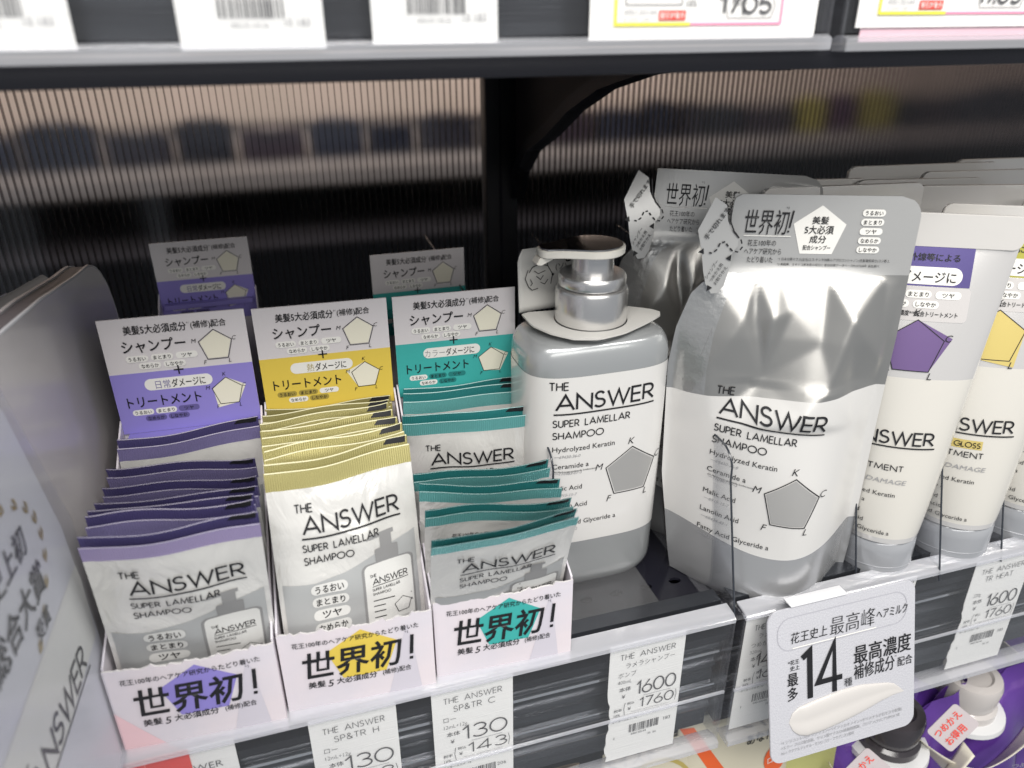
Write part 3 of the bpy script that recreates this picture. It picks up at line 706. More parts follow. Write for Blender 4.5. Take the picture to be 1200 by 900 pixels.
# ================================================================ PUMP BOTTLE
PEARL = mat('pearl_grey', (.38, .395, .40), .26, .35, None, .6, .8)
WHITEPL = mat('white_pearl', (.68, .67, .65), .26, .05, None, .6, .6)
CHROME = mat('satin_silver', (.74, .73, .72), .24, .9, ('noise', 200, .03, (1, 1, 30)))
PUMPWHITE = mat('pump_head', (.70, .68, .62), .3)
bt = thing('pump_bottle', 'silver and white shampoo pump bottle, THE ANSWER on its front, standing beside the teal box', 'bottle', (.495, 1.165, 0))
BW, BD, BH = .136, .088, .505
def bsec(z):                                       # half width, half depth
    e = 1-min(1, z/.035); k = 1-.10*e**2.2
    top = max(0, (z-.462)/.043); k2 = 1-.16*(1-math.sqrt(max(0, 1-min(1, top)**2)))
    tp = .965+.035*min(1, z/.30) if z < .30 else 1
    return BW*k*k2*tp, BD*k*k2*tp
def bpt(ang, z):
    a_, b_ = bsec(z); n_ = 3.6; c, s_ = math.cos(ang), math.sin(ang)
    r = (abs(c)**n_+abs(s_)**n_)**(-1/n_); return (a_*c*r, b_*s_*r, z)
NB = 72; zs = [0, .004, .012, .022, .035]+[.05+.0125*i for i in range(33)]+[.462, .470, .478, .485, .491, .496, .500, .503, .505]
V = []; F = []; MI = []
for z in zs:
    for k in range(NB): V.append(bpt(2*math.pi*k/NB, z))
for j in range(len(zs)-1):
    for k in range(NB):
        k2 = (k+1) % NB; F.append((j*NB+k, j*NB+k2, (j+1)*NB+k2, (j+1)*NB+k)); MI.append(0)
# top dome to the neck
o = len(V); rings = [(.85, .507), (.6, .511), (.45, .515)]
for sc_, z in rings:
    for k in range(NB):
        p = bpt(2*math.pi*k/NB, .505); V.append((p[0]*sc_, p[1]*sc_+(0), z))
prev = (len(zs)-1)*NB
for r_ in range(3):
    cur = o+r_*NB
    for k in range(NB):
        k2 = (k+1) % NB; F.append((prev+k, prev+k2, cur+k2, cur+k)); MI.append(0)
    prev = cur
F.append(tuple(prev+k for k in range(NB))); MI.append(0); F.append(tuple(reversed(range(NB)))); MI.append(0)
mesh_obj('bottle_body', V, F, [PEARL], bt, MI, True)
def BS(u, v):                                      # front surface by x
    a_, b_ = bsec(v); n_ = 3.6; x = max(-a_*.9999, min(a_*.9999, u)); return (u if abs(u) < a_ else x, -b_*(1-(abs(x)/a_)**n_)**(1/n_), v)
# white wrap-round label
lab_lo = lambda ang: .112; NL = 96
def LB(s_, q):
    ang = R(-180+360*s_); z = .108+q*(.452-.108); p = Vector(bpt(ang-math.pi/2, z)); d = Vector((p.x, p.y*1.6, 0)).normalized(); return p+d*.0007
grid(lambda s_, q: LB(s_, q), NL, 28, 'wrap_label', WHITEPL, bt)
a = Art(); brand(a, -.093, .3835, .185); a.build(bt, surf(BS), step=.01, eps=.0006)
lathe('collar', [(.060, .514), (.062, .518), (.063, .522), (.063, .575), (.061, .580), (.056, .582)], CHROME, bt, 56)
lathe('pump_ring', [(.050, .582), (.057, .584), (.0585, .588), (.0585, .600), (.056, .604), (.040, .605)], CHROME, bt, 56)
lathe('pump_neck', [(.036, .604), (.036, .640), (.034, .642)], CHROME, bt, 48)
HEADTOP = mat('pump_head_top', (.42, .42, .43), .08, 1.0)
hpl = [(.054*math.cos(R(a_)), .054*math.sin(R(a_))) for a_ in range(-125, 126, 10)]+[(-.065, .028), (-.090, .022), (-.098, .012), (-.098, -.012), (-.090, -.022), (-.065, -.028)]
head = prism('pump_head', hpl, 'z', .6405, .653, PUMPWHITE, bt, bevel=.0015)
prism('head_top', [(x_*.955-.0015, y_*.93) for x_, y_ in hpl], 'z', .6532, .6555, HEADTOP, head, bevel=.0008)
prism('nozzle', [(-.055, .6400), (-.075, .6370), (-.097, .6270), (-.105, .6295), (-.099, .6402)], 'y', -.013, .013, PUMPWHITE, head, bevel=.001)
# neck tag: upright flap and flat ring
nt_ = thing('neck_tag', 'pale grey plastic tag round the neck of the pump bottle, flap with a line drawing', 'tag', (.495, 1.165, .5165))
TAGW = mat('neck_tag_white', (.58, .57, .54), .4, 0, ('noise', 20, .08))
outer = [(-.112, .055), (-.112, -.010), (-.092, -.052), (-.062, -.082), (-.020, -.092), (.030, -.080), (.085, -.052), (.122, -.030), (.128, -.010), (.110, .010), (.06, .058)]
def ringpt(i, n, r): a_ = 2*math.pi*i/n; return (r*math.cos(a_), r*math.sin(a_))
V = []; F = []; n = 48
def ray_out(ang):
    d = Vector((math.cos(ang), math.sin(ang))); best = None
    for i in range(len(outer)):
        p, q = Vector(outer[i]), Vector(outer[(i+1) % len(outer)]); e = q-p; den = d.x*e.y-d.y*e.x
        if abs(den) < 1e-9: continue
        tt = (p.x*e.y-p.y*e.x)/den; ss = (p.x*d.y-p.y*d.x)/den
        if 0 < tt < .22 and -1e-6 <= ss <= 1+1e-6: best = tt if best is None else min(best, tt)
    return d*(best or .1)
for i in range(n):
    a_ = 2*math.pi*i/n; p = ray_out(a_)
    zz = lambda x_, y_: .003+.004*(x_/.12)**2+.010*max(0, -x_-.05)
    q = ringpt(i, n, .0645); mid = ((p.x+q[0])/2, (p.y+q[1])/2)
    V += [(q[0], q[1], .003), (mid[0], mid[1], zz(*mid)), (p.x, p.y, zz(p.x, p.y))]
for i in range(n):
    j = (i+1) % n
    F += [(i*3, i*3+1, j*3+1, j*3), (i*3+1, i*3+2, j*3+2, j*3+1)]
nv_ = len(V); V += [(a_, b_, c_-.003) for a_, b_, c_ in V]; F = F+[tuple(k+nv_ for k in reversed(f)) for f in F]
for i in range(n):
    j = (i+1) % n; F += [(i*3+2, i*3+2+nv_, j*3+2+nv_, j*3+2), (i*3, j*3, j*3+nv_, i*3+nv_)]
mesh_obj('tag_ring', V, F, TAGW, nt_, sm=True)
flap = rrect(-.112, .0, .065, .112, .016)
def FP(u, v): return (u, .060+.010*math.sin((u+.112)/.177*math.pi)+v*.10, v+.004)
V = [FP(*p) for p in flap]
def flapfn(s_, q):
    u = -.112+.177*s_; v = .112*q
    r = .016
    if q > .85: u = max(-.112+(q-.85)/.15*r*.6*(1 if s_ < .1 else 0), u)
    return FP(u, v)
o = grid(flapfn, 20, 10, 'tag_flap', TAGW, nt_, thick=.0025)
a = Art()
a.poly(rrect(-.078, .083, -.052, .097, .006), WHITEINK, 'badge', 1); a.text('推奨', -.076, .085, size=.0105, bold=.011)
a.text('塗る', -.046, .083, size=.020, bold=.03)
a.line([(-.094, .075), (-.100, .060), (-.094, .045), (-.087, .038), (-.075, .040)], .0014); a.line([(-.092, .070), (-.085, .079), (-.070, .083), (-.055, .078), (-.046, .062), (-.050, .045)], .0014)
a.line([(-.090, .058), (-.086, .050), (-.090, .046)], .0012); a.line([(-.078, .062), (-.070, .055), (-.064, .062)], .0012); a.line([(-.070, .05), (-.062, .046), (-.055, .054)], .0012)
a.line([(-.066, .083), (-.058, .094), (-.055, .078)], .0012); a.line([(-.082, .072), (-.074, .066), (-.060, .070)], .0012); a.text('・', -.048, .054, size=.02, bold=.011)
a.text('(ソ)', -.040, .070, size=.014)
a.build(nt_, surf(FP), step=.02, eps=.0009)

# ================================================================ REFILL POUCHES
FOILS = mat('silver_foil', (.52, .51, .485), .31, .86, ('noise', 9, .15, (1, 1, 1)), .5)
HEADC = mat('header_film_silver', (.52, .52, .51), .32, .45, ('noise', 60, .06))
LABELW = mat('pouch_white', (.66, .65, .63), .28, .15, ('noise', 6, .20), .5)
GREYF = mat('pouch_grey', (.50, .505, .51), .24, .6, ('noise', 6, .2))
EMBOSS = mat('embossed_spout', (.56, .56, .55), .28, .8, ('noise', 90, .25))
PH = .735
from mathutils.geometry import delaunay_2d_cdt
_FE = [(-.39, .29, 0), (-.38, .50, 0), (-.34, .62, 0), (-.217, .428, -.020), (-.285, .606, 0), (-.245, .606, 0), (-.205, .606, 0), (-.125, .606, .001), (-.03, .606, 0), (.02, .62, 0),
       (-.084, .540, .030), (-.262, .53, .012), (-.240, .535, -.003), (-.150, .372, .016), (-.31, .445, .010), (-.025, .47, .011), (-.065, .432, -.004), (.02, .40, 0), (-.30, .35, 0), (-.25, .34, 0), (-.05, .34, 0), (.02, .29, 0),
       (-.130, .495, .000), (-.110, .43, .013), (-.212, .535, .012), (-.182, .545, -.002), (-.165, .606, 0)]
def _crease_grid():
    N, M = 131, 111; U = np.linspace(-.39, .02, N); Vv = np.linspace(.29, .62, M); Z = np.zeros((M, N))
    ed = [(10, 23), (23, 13), (10, 7), (22, 7), (3, 22), (10, 8), (3, 11), (11, 4), (3, 12), (12, 5), (3, 24), (24, 6), (3, 25), (25, 26), (16, 15)]
    vo, eo, fo, ov, oe, of = delaunay_2d_cdt([Vector(p[:2]) for p in _FE], ed, [], 0, 1e-6)
    hz = [_FE[o[0]][2] if o else 0 for o in ov]
    UU, VV = np.meshgrid(U, Vv)
    for f in fo:
        (x1, y1), (x2, y2), (x3, y3) = [tuple(vo[k]) for k in f]; d = (y2-y3)*(x1-x3)+(x3-x2)*(y1-y3)
        l1 = ((y2-y3)*(UU-x3)+(x3-x2)*(VV-y3))/d; l2 = ((y3-y1)*(UU-x3)+(x1-x3)*(VV-y3))/d; l3 = 1-l1-l2
        m = (l1 >= -1e-6) & (l2 >= -1e-6) & (l3 >= -1e-6); Z[m] = (l1*hz[f[0]]+l2*hz[f[1]]+l3*hz[f[2]])[m]
    for _ in range(3):
        P = np.pad(Z, 1, mode='edge'); Z = (P[1:-1, 1:-1]*2+P[:-2, 1:-1]+P[2:, 1:-1]+P[1:-1, :-2]+P[1:-1, 2:])/6
    return Z
_CG = _crease_grid()
def crease(u, v):
    """folded foil between header and label, sampled from a smoothed facet map"""
    a_ = max(0, min(129.999, (u+.39)/.41*130)); b_ = max(0, min(109.999, (v-.29)/.33*110)); i, j = int(a_), int(b_); a_ -= i; b_ -= j
    return .95*(_CG[j, i]*(1-a_)*(1-b_)+_CG[j, i+1]*a_*(1-b_)+_CG[j+1, i]*(1-a_)*b_+_CG[j+1, i+1]*a_*b_)
def pouch_S(u, v):
    """u 0 at right edge .. -.37 left, v height; x along yaw direction, -y toward the viewer"""
    vv = max(v, 0); c = -.187; hw = .187; s_ = max(-1, min(1, (u-c)/hw))
    taper = 1-.035*max(0, 1-vv/.2)**2
    fill = (1-min(1, vv/.62)**1.7)
    pk = .18; s_e = max(-1, min(1, s_/.945)); sp_ = (s_e-pk)/(1+pk) if s_e < pk else (s_e-pk)/(1-pk)
    b = .120*fill*(max(0, 1-abs(sp_)**2.0))**1.15
    foot = .012*max(0, 1-vv/.035)**2*(1-abs(s_)**3)
    y = -b+foot
    if .30 < vv < .605 and abs(s_) < .96:
        edge = min(1, (vv-.30)/.05, (.605-vv)/.012+.001)*min(1, (1-abs(s_))*8)
        y -= crease(u, vv)*edge
    if vv < .42:
        y -= .0035*math.sin(23*u+14*vv+1.0)*math.sin(9*vv+.6)*(1-s_*s_)
    return (c+(u-c)*taper, y+.01*math.sin(vv*4), v)
def left_edge(v):
    pts = [(0, -.345), (.05, -.352), (.21, -.370), (.44, -.377), (.505, -.369), (.568, -.349), (.590, -.330), (.602, -.300), (.735, -.292)]
    for (a_, b_), (c_, d_) in zip(pts, pts[1:]):
        if a_ <= v <= c_: return b_+(d_-b_)*(v-a_)/(c_-a_)
    return pts[-1][1] if v > .7 else pts[0][1]
def pouch(label, loc, yaw, bend=0, tabrot=0):
    t = thing('refill_pouch', label, 'refill pouch', loc, R(-yaw), 'silver refill pouches')
    def bendf(p):                                  # upper part sways
        x, y, z = p; q = max(0, z-.5)/.25; return (x, y+bend*q*q*(x+.1)*1.0+.02*q, z)
    def S(u, v): return bendf(pouch_S(u, v))
    nu, nv = 90, 120
    hat = lambda x_, c_, w_: max(0, 1-abs(x_-c_)/w_)
    def fn(s_, q):
        v = PH*q; l = left_edge(v); r = .004
        if v > PH-.035: k_ = (v-(PH-.035))/.035; r -= .035*(1-math.sqrt(max(0, 1-k_*k_)))
        if v > PH-.012: k_ = (v-(PH-.012))/.012; l += .012*(1-math.sqrt(max(0, 1-k_*k_)))
        u = l+(r-l)*s_
        v2 = v+.010*math.cos((u+.02)*9)*hat(v, .398, .10)+.014*math.sin(u*17+1.2)*hat(v, .116, .10)
        return S(u, v2)
    def mi(s_, q):
        v = PH*(q+.5/120)
        if v > .604: return 3
        if v > .398: return 4 if s_ < .165 else 0
        if v > .116: return 1
        return 2
    grid(fn, nu, nv, 'pouch_front', [FOILS, LABELW, GREYF, HEADC, EMBOSS], t, mi)
    def fb(s_, q):
        v = PH*q; l = left_edge(v); r = .004; u = l+(r-l)*s_
        if v > PH-.035: k_ = (v-(PH-.035))/.035; r -= .035*(1-math.sqrt(max(0, 1-k_*k_))); u = l+(r-l)*s_
        x, y, z = pouch_S(u, v); s2 = (u+.187)/.187; fill = (1-min(1, v/.6)**1.7)
        y = .075*fill*max(0, 1-abs(s2)**2.5)**.7; return bendf((x, y+.003+.01*math.sin(v*4), z))
    grid(fb, 30, 40, 'pouch_back', [FOILS, GREYF], t)
    a = Art(); brand(a, -.286, .352, .178)
    for it in a.items.values():
        cs, sn = math.cos(R(-3.5)), math.sin(R(-3.5)); it['V'] = [(-.286+(x_+.286)*cs-(y_-.352)*sn, .352+(x_+.286)*sn+(y_-.352)*cs, h_) for x_, y_, h_ in it['V']]
    a.build(t, surf(S), step=.0095, eps=.0007); a = Art()
    # header print
    a.text('世界初', -.274, .674, size=.044, width=.070, bold=.0, shear=.06); a.line([(-.200, .682), (-.1965, .710)], .0028); a.line([(-.2015, .6745), (-.201, .6775)], .0032); a.text('*1', -.209, .712, size=.006)
    a.line([(-.272, .668), (-.196, .668)], .0014, WHITEINK, 'rule')
    a.text('花王100年の', -.264, .652, size=.0115, width=.046); a.text('ヘアケア研究から', -.268, .638, size=.0115, width=.060); a.text('たどり着いた', -.262, .624, size=.0115, width=.042)
    a.poly([(-.152+.044*p, .675+.044*q) for p, q in PENT], WHITEINK, 'pentagon', 1)
    a.text('美髪', -.152, .690, size=.0135, align='C', bold=.01); a.text('5大必須', -.152, .674, size=.0150, align='C', bold=.01, width=.046); a.text('成分', -.152, .659, size=.0135, align='C', bold=.01); a.text('配合シャンプー', -.152, .647, size=.0085, align='C', bold=.01, width=.044)
    for i, w_ in enumerate(('うるおい', 'まとまり', 'ツヤ', 'なめらか', 'しなやか')): a.badge(w_, -.070, .708-.0150*i, .036, .0115, frac=.72)
    a.text('*1 日本分類マウス(全毛)エス-ヤンヤ70株ルアプロコンシャノン(毛髪補修成分)コシ等 2,', -.212, .628, size=.0055, width=.180)
    a.text('*2 美脂膜、オキナコ原末表の成分に 配合効果データベースPLATS20年 当社調べ', -.212, .619, size=.0055, width=.165)
    a.line([(-.386+.075, .50), (-.31, .515), (-.325, .46)], .001, GREYINK)
    a.build(t, surf(S), step=.0095, eps=.0007)
    # dark slit and dashed tear line beside the tab
    c_ = Art()
    c_.line([(-.302, .720), (-.300, .695), (-.293, .680), (-.283, .669)], .0024)
    dash = [(-.280, .667), (-.276, .655), (-.282, .646), (-.292, .648), (-.300, .656), (-.306, .664), (-.314, .662), (-.318, .652), (-.326, .646), (-.334, .648)]
    for i in range(len(dash)-1):
        p, q = Vector(dash[i]), Vector(dash[i+1]); c_.line([tuple(p), tuple(p+(q-p)*.6)], .0024)
    tabp = [(-.328, .735), (-.308, .722), (-.304, .697), (-.297, .684), (-.284, .670), (-.283, .657), (-.291, .644), (-.293, .62), (-.300, .59), (-.308, .578), (-.320, .577), (-.331, .594), (-.337, .616), (-.342, .646), (-.352, .684)]
    def TS(u, v):
        k_ = max(0, -.285-u); return bendf((u, -.016-.20*k_-.03*k_*math.sin(v*30), v))
    tp = Art(); tp.poly(tabp, mat('tab_film', (.52, .52, .51), .32, .45), 'tear_tab', 0)
    tp.build(t, surf(TS), step=.012)
    c_.text('手で切れます', -.336, .668, size=.0098, rot=R(55), bold=.011)
    c_.text('シャンプー', -.330, .603, size=.007, rot=R(60)); c_.text('つめかえ用', -.322, .597, size=.007, rot=R(60)); c_.text('お取りかえ', -.314, .592, size=.007, rot=R(60))
    for (ax, ay, an) in ((-.340, .650, 190), (-.324, .590, 240), (-.298, .634, 60)):
        d = Vector((math.cos(R(an)), math.sin(R(an)))); p_ = Vector((-d.y, d.x)); A_ = Vector((ax, ay))
        c_.poly([tuple(A_+d*.010), tuple(A_+p_*.005), tuple(A_-p_*.005)], INK, 'arrow', 3)
    c_.build(t, surf(TS), step=.012, eps=.0008)
    return t
pouch('front silver refill pouch with white label, THE ANSWER, its foil deeply creased below the header', (.972, .962, .002), 22)
pouch('rear silver refill pouch standing in shade behind the front pouch, only its left side showing', (.935, 1.165, .002), 25, bend=-.2)

# ================================================================ TUBES
TWHITE = mat('tube_white', (.64, .62, .57), .26, .08, None, .5, .3)
TSILV = mat('tube_silver', (.80, .78, .76), .20, .50, None, .5, .3)
TCRIMP = mat('tube_crimp', (.72, .70, .67), .22, .2, ('noise', 40, .06))
TCAP = mat('tube_cap', (.38, .39, .41), .18, .2, None, .6, .5)
OILV = mat('tube_yellowgreen', (.40, .38, .05), .4); PLUM = mat('tube_violet_square', (.10, .08, .24), .35, .3); VIOL = mat('violet_pentagon', (.17, .11, .26), .4, .3); GOLD = mat('gold_pentagon', (.62, .50, .17), .4, .2)
BADGEGREY = mat('sticker_grey', (.55, .53, .52), .4)
def tube_pack(kind, loc, yaw, label, hw=.130, r=.085, full=True, H=.69, lean=0):
    t = thing('treatment_tube', label, 'tube', loc, R(-yaw), 'hair treatment tubes'); t.rotation_euler[0] = lean
    z0, zc = .085, H-.050
    def fs(s_, z):                                 # s_ -1..1 across the front
        q = max(0, min(1, (z-z0)/(zc-z0))); w = r+(hw-r)*q**.85; d = r*(1-q**1.5)+.0035
        ang = s_*math.pi/2; return (w*math.sin(ang), -d*math.cos(ang), z)
    def full_fn(s_, q):
        z = z0+(H-z0)*q; 
        s2 = s_*4-1
        if s2 <= 1: x, y, zz = fs(s2, z)
        else: x, y, zz = fs(2-s2, z); y = -y
        return (x, y, z)
    def mi(s_, q):
        z = z0+(H-z0)*(q+.5/60); return 2 if z > zc else (1 if z > .405 else (1 if z < .098 else 0))
    grid(full_fn, 80, 60, 'tube_body', [TWHITE, TSILV, TCRIMP], t, mi)
    # rounded crimp plate
    prism('crimp', rrect(-hw-.003, zc-.004, hw+.003, H+.004, .016), 'y', -.0055, .0055, TCRIMP, t, bevel=.0012)
    if full:
        rk = r/.085
        lathe('cap', [(a_*rk, b_) for a_, b_ in ((.078, 0), (.082, .003), (.084, .010), (.0855, .030), (.0865, .060), (.0862, .078), (.082, .083), (.060, .084))], TCAP, t, 48)
        for zz in (.028, ): lathe('cap_ring', [(.0853*rk, zz), (.0862*rk, zz+.001), (.0862*rk, zz+.0025), (.0853*rk, zz+.0035)], TCAP, t, 48)
        def TSF(u, v):
            q = max(0, min(1, (v-z0)/(zc-z0))); w = r+(hw-r)*q**.85
            return fs(math.asin(max(-.999, min(.999, u/w)))/(math.pi/2), v)
        a = Art(); x = -.098; Wd = .150
        a.caps('THE', x-.01, .318, .013, .13, .18); a.caps('ANSWER', x, .284, .026, .125, .14, width=.146); a.line([(x-.002, .279), (x+Wd, .279)], .0026)
        if kind == 'yellow':
            a.poly([(x+.048, .250), (x+.098, .250), (x+.098, .267), (x+.048, .267)], GOLD, 'highlight', 1)
            a.caps('GLOSS', x+.052, .253, .011, .13, .2, width=.042)
        a.caps('TREATMENT', x-.002, .233, .0115, .13, .2, width=.104); a.text('HEAT DAMAGE', x, .208, size=.0125, width=.110, m=GREYINK, shear=.2)
        for tx_, zz, wd in (('Hydrolyzed Keratin', .182, .098), ('Ceramide a', .163, .052), ('Malic Acid', .140, .047), ('Lanolin Acid', .122, .055), ('Fatty Acid Glyceride a', .104, .100)):
            a.text(tx_, x-.002, zz, size=.012, width=wd); 
            a.text('―69430-36-0', x, zz-.009, size=.006, m=GREYINK, shear=.2)
        pc, dk = (VIOL, PLUM) if kind != 'yellow' else (GOLD, OILV)
        a.poly([(-.095, .570), (.062, .570), (.062, .637), (-.095, .637)], dk, 'sticker', 1)
        a.poly(rrect(-.098, .510, .066, .569, .008), BADGEGREY, 'sticker_base', 1.0)
        a.text({'purple': '紫外線等による', 'yellow': 'アイロンによる', 'grey': '日常による'}[kind], -.055, .614, size=.014, bold=.011, width=.095)
        a.pill(-.018, .588, .132, .030); a.text('ダメージに', -.052, .578, size=.021, bold=.011, width=.090)
        for i, w_ in enumerate(('うるおい', 'まとまり', 'ツヤ')): a.badge(w_, -.066+.048*i, .556, .042, .0135, m=dk if i == 0 else WHITEINK, frac=.7)
        for i, w_ in enumerate(('なめらか', 'しなやか')): a.badge(w_, -.052+.048*i, .539, .042, .0135, m=dk if (i == 0 and kind == 'yellow') else WHITEINK, frac=.7)
        a.text('史上最高!高濃度*¹*配合トリートメント', -.085, .519, size=.010, bold=.011, width=.135)
        radar(a, -.012, .462, .050, pc, lw=.03, pull={1: 1.28} if kind != 'yellow' else {2: 1.28})
        a.build(t, surf(TSF), step=.01, eps=.0007)
    return t
tube_pack('purple', (1.048, .975, .002), 29, 'white tube with dark violet sticker just right of the front refill pouch', r=.071, lean=R(-5))
tube_pack('yellow', (1.226, .972, .002), 29, 'white tube with yellow green sticker and gold GLOSS, second tube from the left', r=.078, lean=R(-5))
tube_pack('grey', (1.410, .972, .002), 29, 'tube at the right edge of the picture, mostly cut off', r=.078, lean=R(-5))
for i, (cx, y, z, hw, yw) in enumerate([(.968, 1.30, .700, .158, 12), (.985, 1.17, .713, .155, 8), (1.345, 1.36, .700, .175, 8), (1.215, 1.23, .700, .130, 12), (1.40, 1.24, .705, .15, 10), (1.60, 1.36, .70, .15, 8), (1.30, 1.14, .700, .145, 16)]):
    tube_pack('grey', (cx, y, .002), yw, ['tube behind the pouch, its flat end the leftmost in the back row', 'tube end directly above the front pouch header', 'rearmost tube end, standing highest of the back row', 'tube end behind the violet-stickered tube', 'tube end behind the yellow-stickered tube', 'tube end at the right edge of the back row', 'pale flat tube end right behind the two front tubes'][i], hw=hw, full=False, H=z, r=.07)

# ================================================================ CLEAR DIVIDERS
def divider(x, label, depth=1.2, y0=.90):
    t = thing('shelf_divider', label, 'divider', (x, y0, 0), 0, 'clear shelf dividers')
    prof = [(0, .0), (.004, .04)]
    prof = [(0, 0), (.072, .262)]
    for k in range(1, 9):
        a_ = R(176-86*k/8*1.0); prof.append((.072+.042+.042*math.cos(a_), .278+.042*math.sin(a_)))
    prof += [(.17, .322), (.24, .328), (.31, .350), (.38, .395), (depth, .42)]
    prism('sheet', prof+[(depth, 0)], 'x', -.0012, .0012, CLEAR, t)
    tube('edge', [(0, p[0], p[1]) for p in prof], .0019, CLEAREDGE, t, 6)
    box('foot', (-.02, .02, .0006), (.0, depth, .003), CLEAR, t)
    return t
divider(.392, 'clear divider between the teal box and the pump bottle', y0=.985)
divider(.692, 'clear divider whose dark edge crosses the front refill pouch')
divider(.975, 'clear divider in front of the violet-stickered tube', y0=.925)
divider(1.137, 'clear divider whose rounded edge crosses the yellow-stickered tube', y0=.885)
divider(1.30, 'clear divider at the right edge of the picture', y0=.895)
sp = prism('plastic_liner', rrect(-.12, 0, .094, .36, .03), 'z', 0, .0015, clear('liner', (.80, .80, .81), .2, .09, (.45, .45, .46), 1.0), None)
sp.location = (.492, .925, .0008); tag(sp, 'grey translucent liner sheet with a rounded corner on the black deck below the bottle', 'liner')

# ================================================================ LEFT SIDE BOARD AND CARD
BOARD = mat('board_grey', (.50, .48, .49), .30, .0, ('noise', 3, .05), .5, .15, (2.0, (.56, .53, .53)))
bd = thing('side_board', 'tall grey plastic side panel with a rounded top corner at the left of the boxes', 'side panel', (-.338, .86, 0))
pts = [(0, 0), (0, .665), (.10, .664), (.30, .645), (.50, .617)]
for k in range(0, 10):
    a_ = R(88-88*k/9); pts.append((.585+.165*math.cos(a_)-.02, .455+.155*math.sin(a_)))
pts += [(.76, .30), (.775, 0)]
prism('board_sheet', pts, 'x', -.004, 0, BOARD, bd)
prism('back_sheet', [(y_, z_*1.0+.003) for y_, z_ in pts], 'x', -.036, -.030, BOARD, bd)
tube('board_edge', [(-.002, p[0], p[1]) for p in pts[1:-1]], .0028, mat('board_edge', (.55, .55, .58), .15), bd)
prism('web', [(y_, z_) for y_, z_ in pts[2:8]]+[(y_, z_-.03) for y_, z_ in reversed(pts[2:8])], 'x', -.0295, -.0045, mat('board_dark', (.10, .09, .10), .4), bd)
ck = thing('award_card', 'white and silver award card with gold laurel, standing at the lower left edge', 'card', (-.330, 0, 0))
SILVC = mat('card_silver', (.78, .78, .82), .4, .05, ('noise', 80, .1))
CREAMC = mat('card_cream', (.86, .85, .80), .5)
far = [(.80, .72), (.895, .60), (.955, .40), (.966, .20), (.966, .083), (.94, -.03)]
prism('card_sheet', [(.40, -.10), (.40, .72)]+far+[(.92, -.10)], 'x', -.004, 0, SILVC, ck)
a = Art()
a.poly([(.402, .235), (.955, .215), (.9625, .305), (.958, .335), (.402, .352)], CREAMC, 'cream_band', 1)
a.caps('THE', .632, .285, .018, .13, .2, rot=R(-6)); a.caps('ANSWER', .655, .243, .040, .125, .14, width=.235, rot=R(-6)); a.line([(.65, .236), (.90, .210)], .003)
a.text('日本史上初', .835, .455, size=.040, align='R', rot=R(-4), bold=.01); a.text('総合大賞', .852, .390, size=.046, align='R', rot=R(-4), bold=.011); a.text('受賞', .835, .352, size=.026, align='R', rot=R(-4), bold=.011)
LAUREL = mat('laurel_gold', (.55, .40, .14), .35, .5)
for i in range(9):
    for cx_, sgn in ((.68, 1), (.68, -1)):
        an = R(-62+14*i); px_ = cx_+sgn*.205*math.cos(an); pz_ = .44+.105*math.sin(an)
        d = Vector((-math.sin(an)*sgn, math.cos(an))); q = Vector((d.y, -d.x)); P_ = Vector((px_, pz_))
        for s2 in (-1, 1): a.poly([tuple(P_), tuple(P_+d*.010+q*.007*s2), tuple(P_+d*.020+q*.004*s2), tuple(P_+d*.010+q*.001*s2)], LAUREL, 'laurel', 2+.2*(s2 > 0))
a.build(ck, lambda u, v, q: (.0002+q, u, v))
# clear sleeve of the card
sl = prism('card_sleeve', [(.42, -.08), (.42, .70), (.86, .70), (.975, .40), (.986, .10), (.955, -.05)], 'x', 0, .0015, clear('sleeve_film', (.95, .955, .965), .2, .05, (.62, .62, .66), .25), None); sl.location = (-.324, 0, 0); tag(sl, 'clear plastic sleeve over the award card at the left', 'sleeve')
# packages behind the board
PKG = mat('dark_pouch', (.07, .065, .07), .4, .1, ('noise', 20, .2)); PKL = mat('package_label', (.20, .19, .20), .5)
for i, (x_, y_, z_, w_) in enumerate([(-.62, 1.62, .50, .26), (-.66, 1.42, .46, .24), (-.60, 1.24, .44, .22)]):
    t = thing('side_package', ['dark package with a round tab, rearmost behind the grey side panel', 'dark package with a round tab, middle one behind the grey side panel', 'dark package with a round tab, nearest behind the grey side panel'][i], 'package', (x_, y_, 0), 0, 'packages behind the side panel')
    prism('pack_body', rrect(-w_/2, 0, w_/2, z_, .02), 'y', 0, .06, PKG, t, bevel=.004)
    prism('pack_label', rrect(-w_/2+.01, z_-.10, w_/2-.01, z_-.01, .02), 'y', -.003, -.0005, PKL, t)
    lathe('round_tab', [(.035, 0), (.035, .003)], PKL, t, 24).location = (w_/2-.03, -.002, z_-.01)
    t.children[-1].rotation_euler = (R(90), 0, 0)
    a = Art(); a.text('1ヶ', w_/2-.055, z_-.025, size=.034, bold=.011); a.text('うるおいケア', -w_/2+.02, z_-.06, size=.022, m=GREYINK); a.text('マスク', -w_/2+.02, z_-.09, size=.022)
    a.build(t, lambda u, v, q: (u, -.0062-q, v))
roll = tube('paper_roll', [(0, 0, 0), (.10, .10, .035)], .018, mat('paper_roll', (.30, .28, .27), .6), None, 20); roll.location = (-.52, 1.40, .535); tag(roll, 'small rolled grey paper lying behind the grey side panel', 'paper roll')

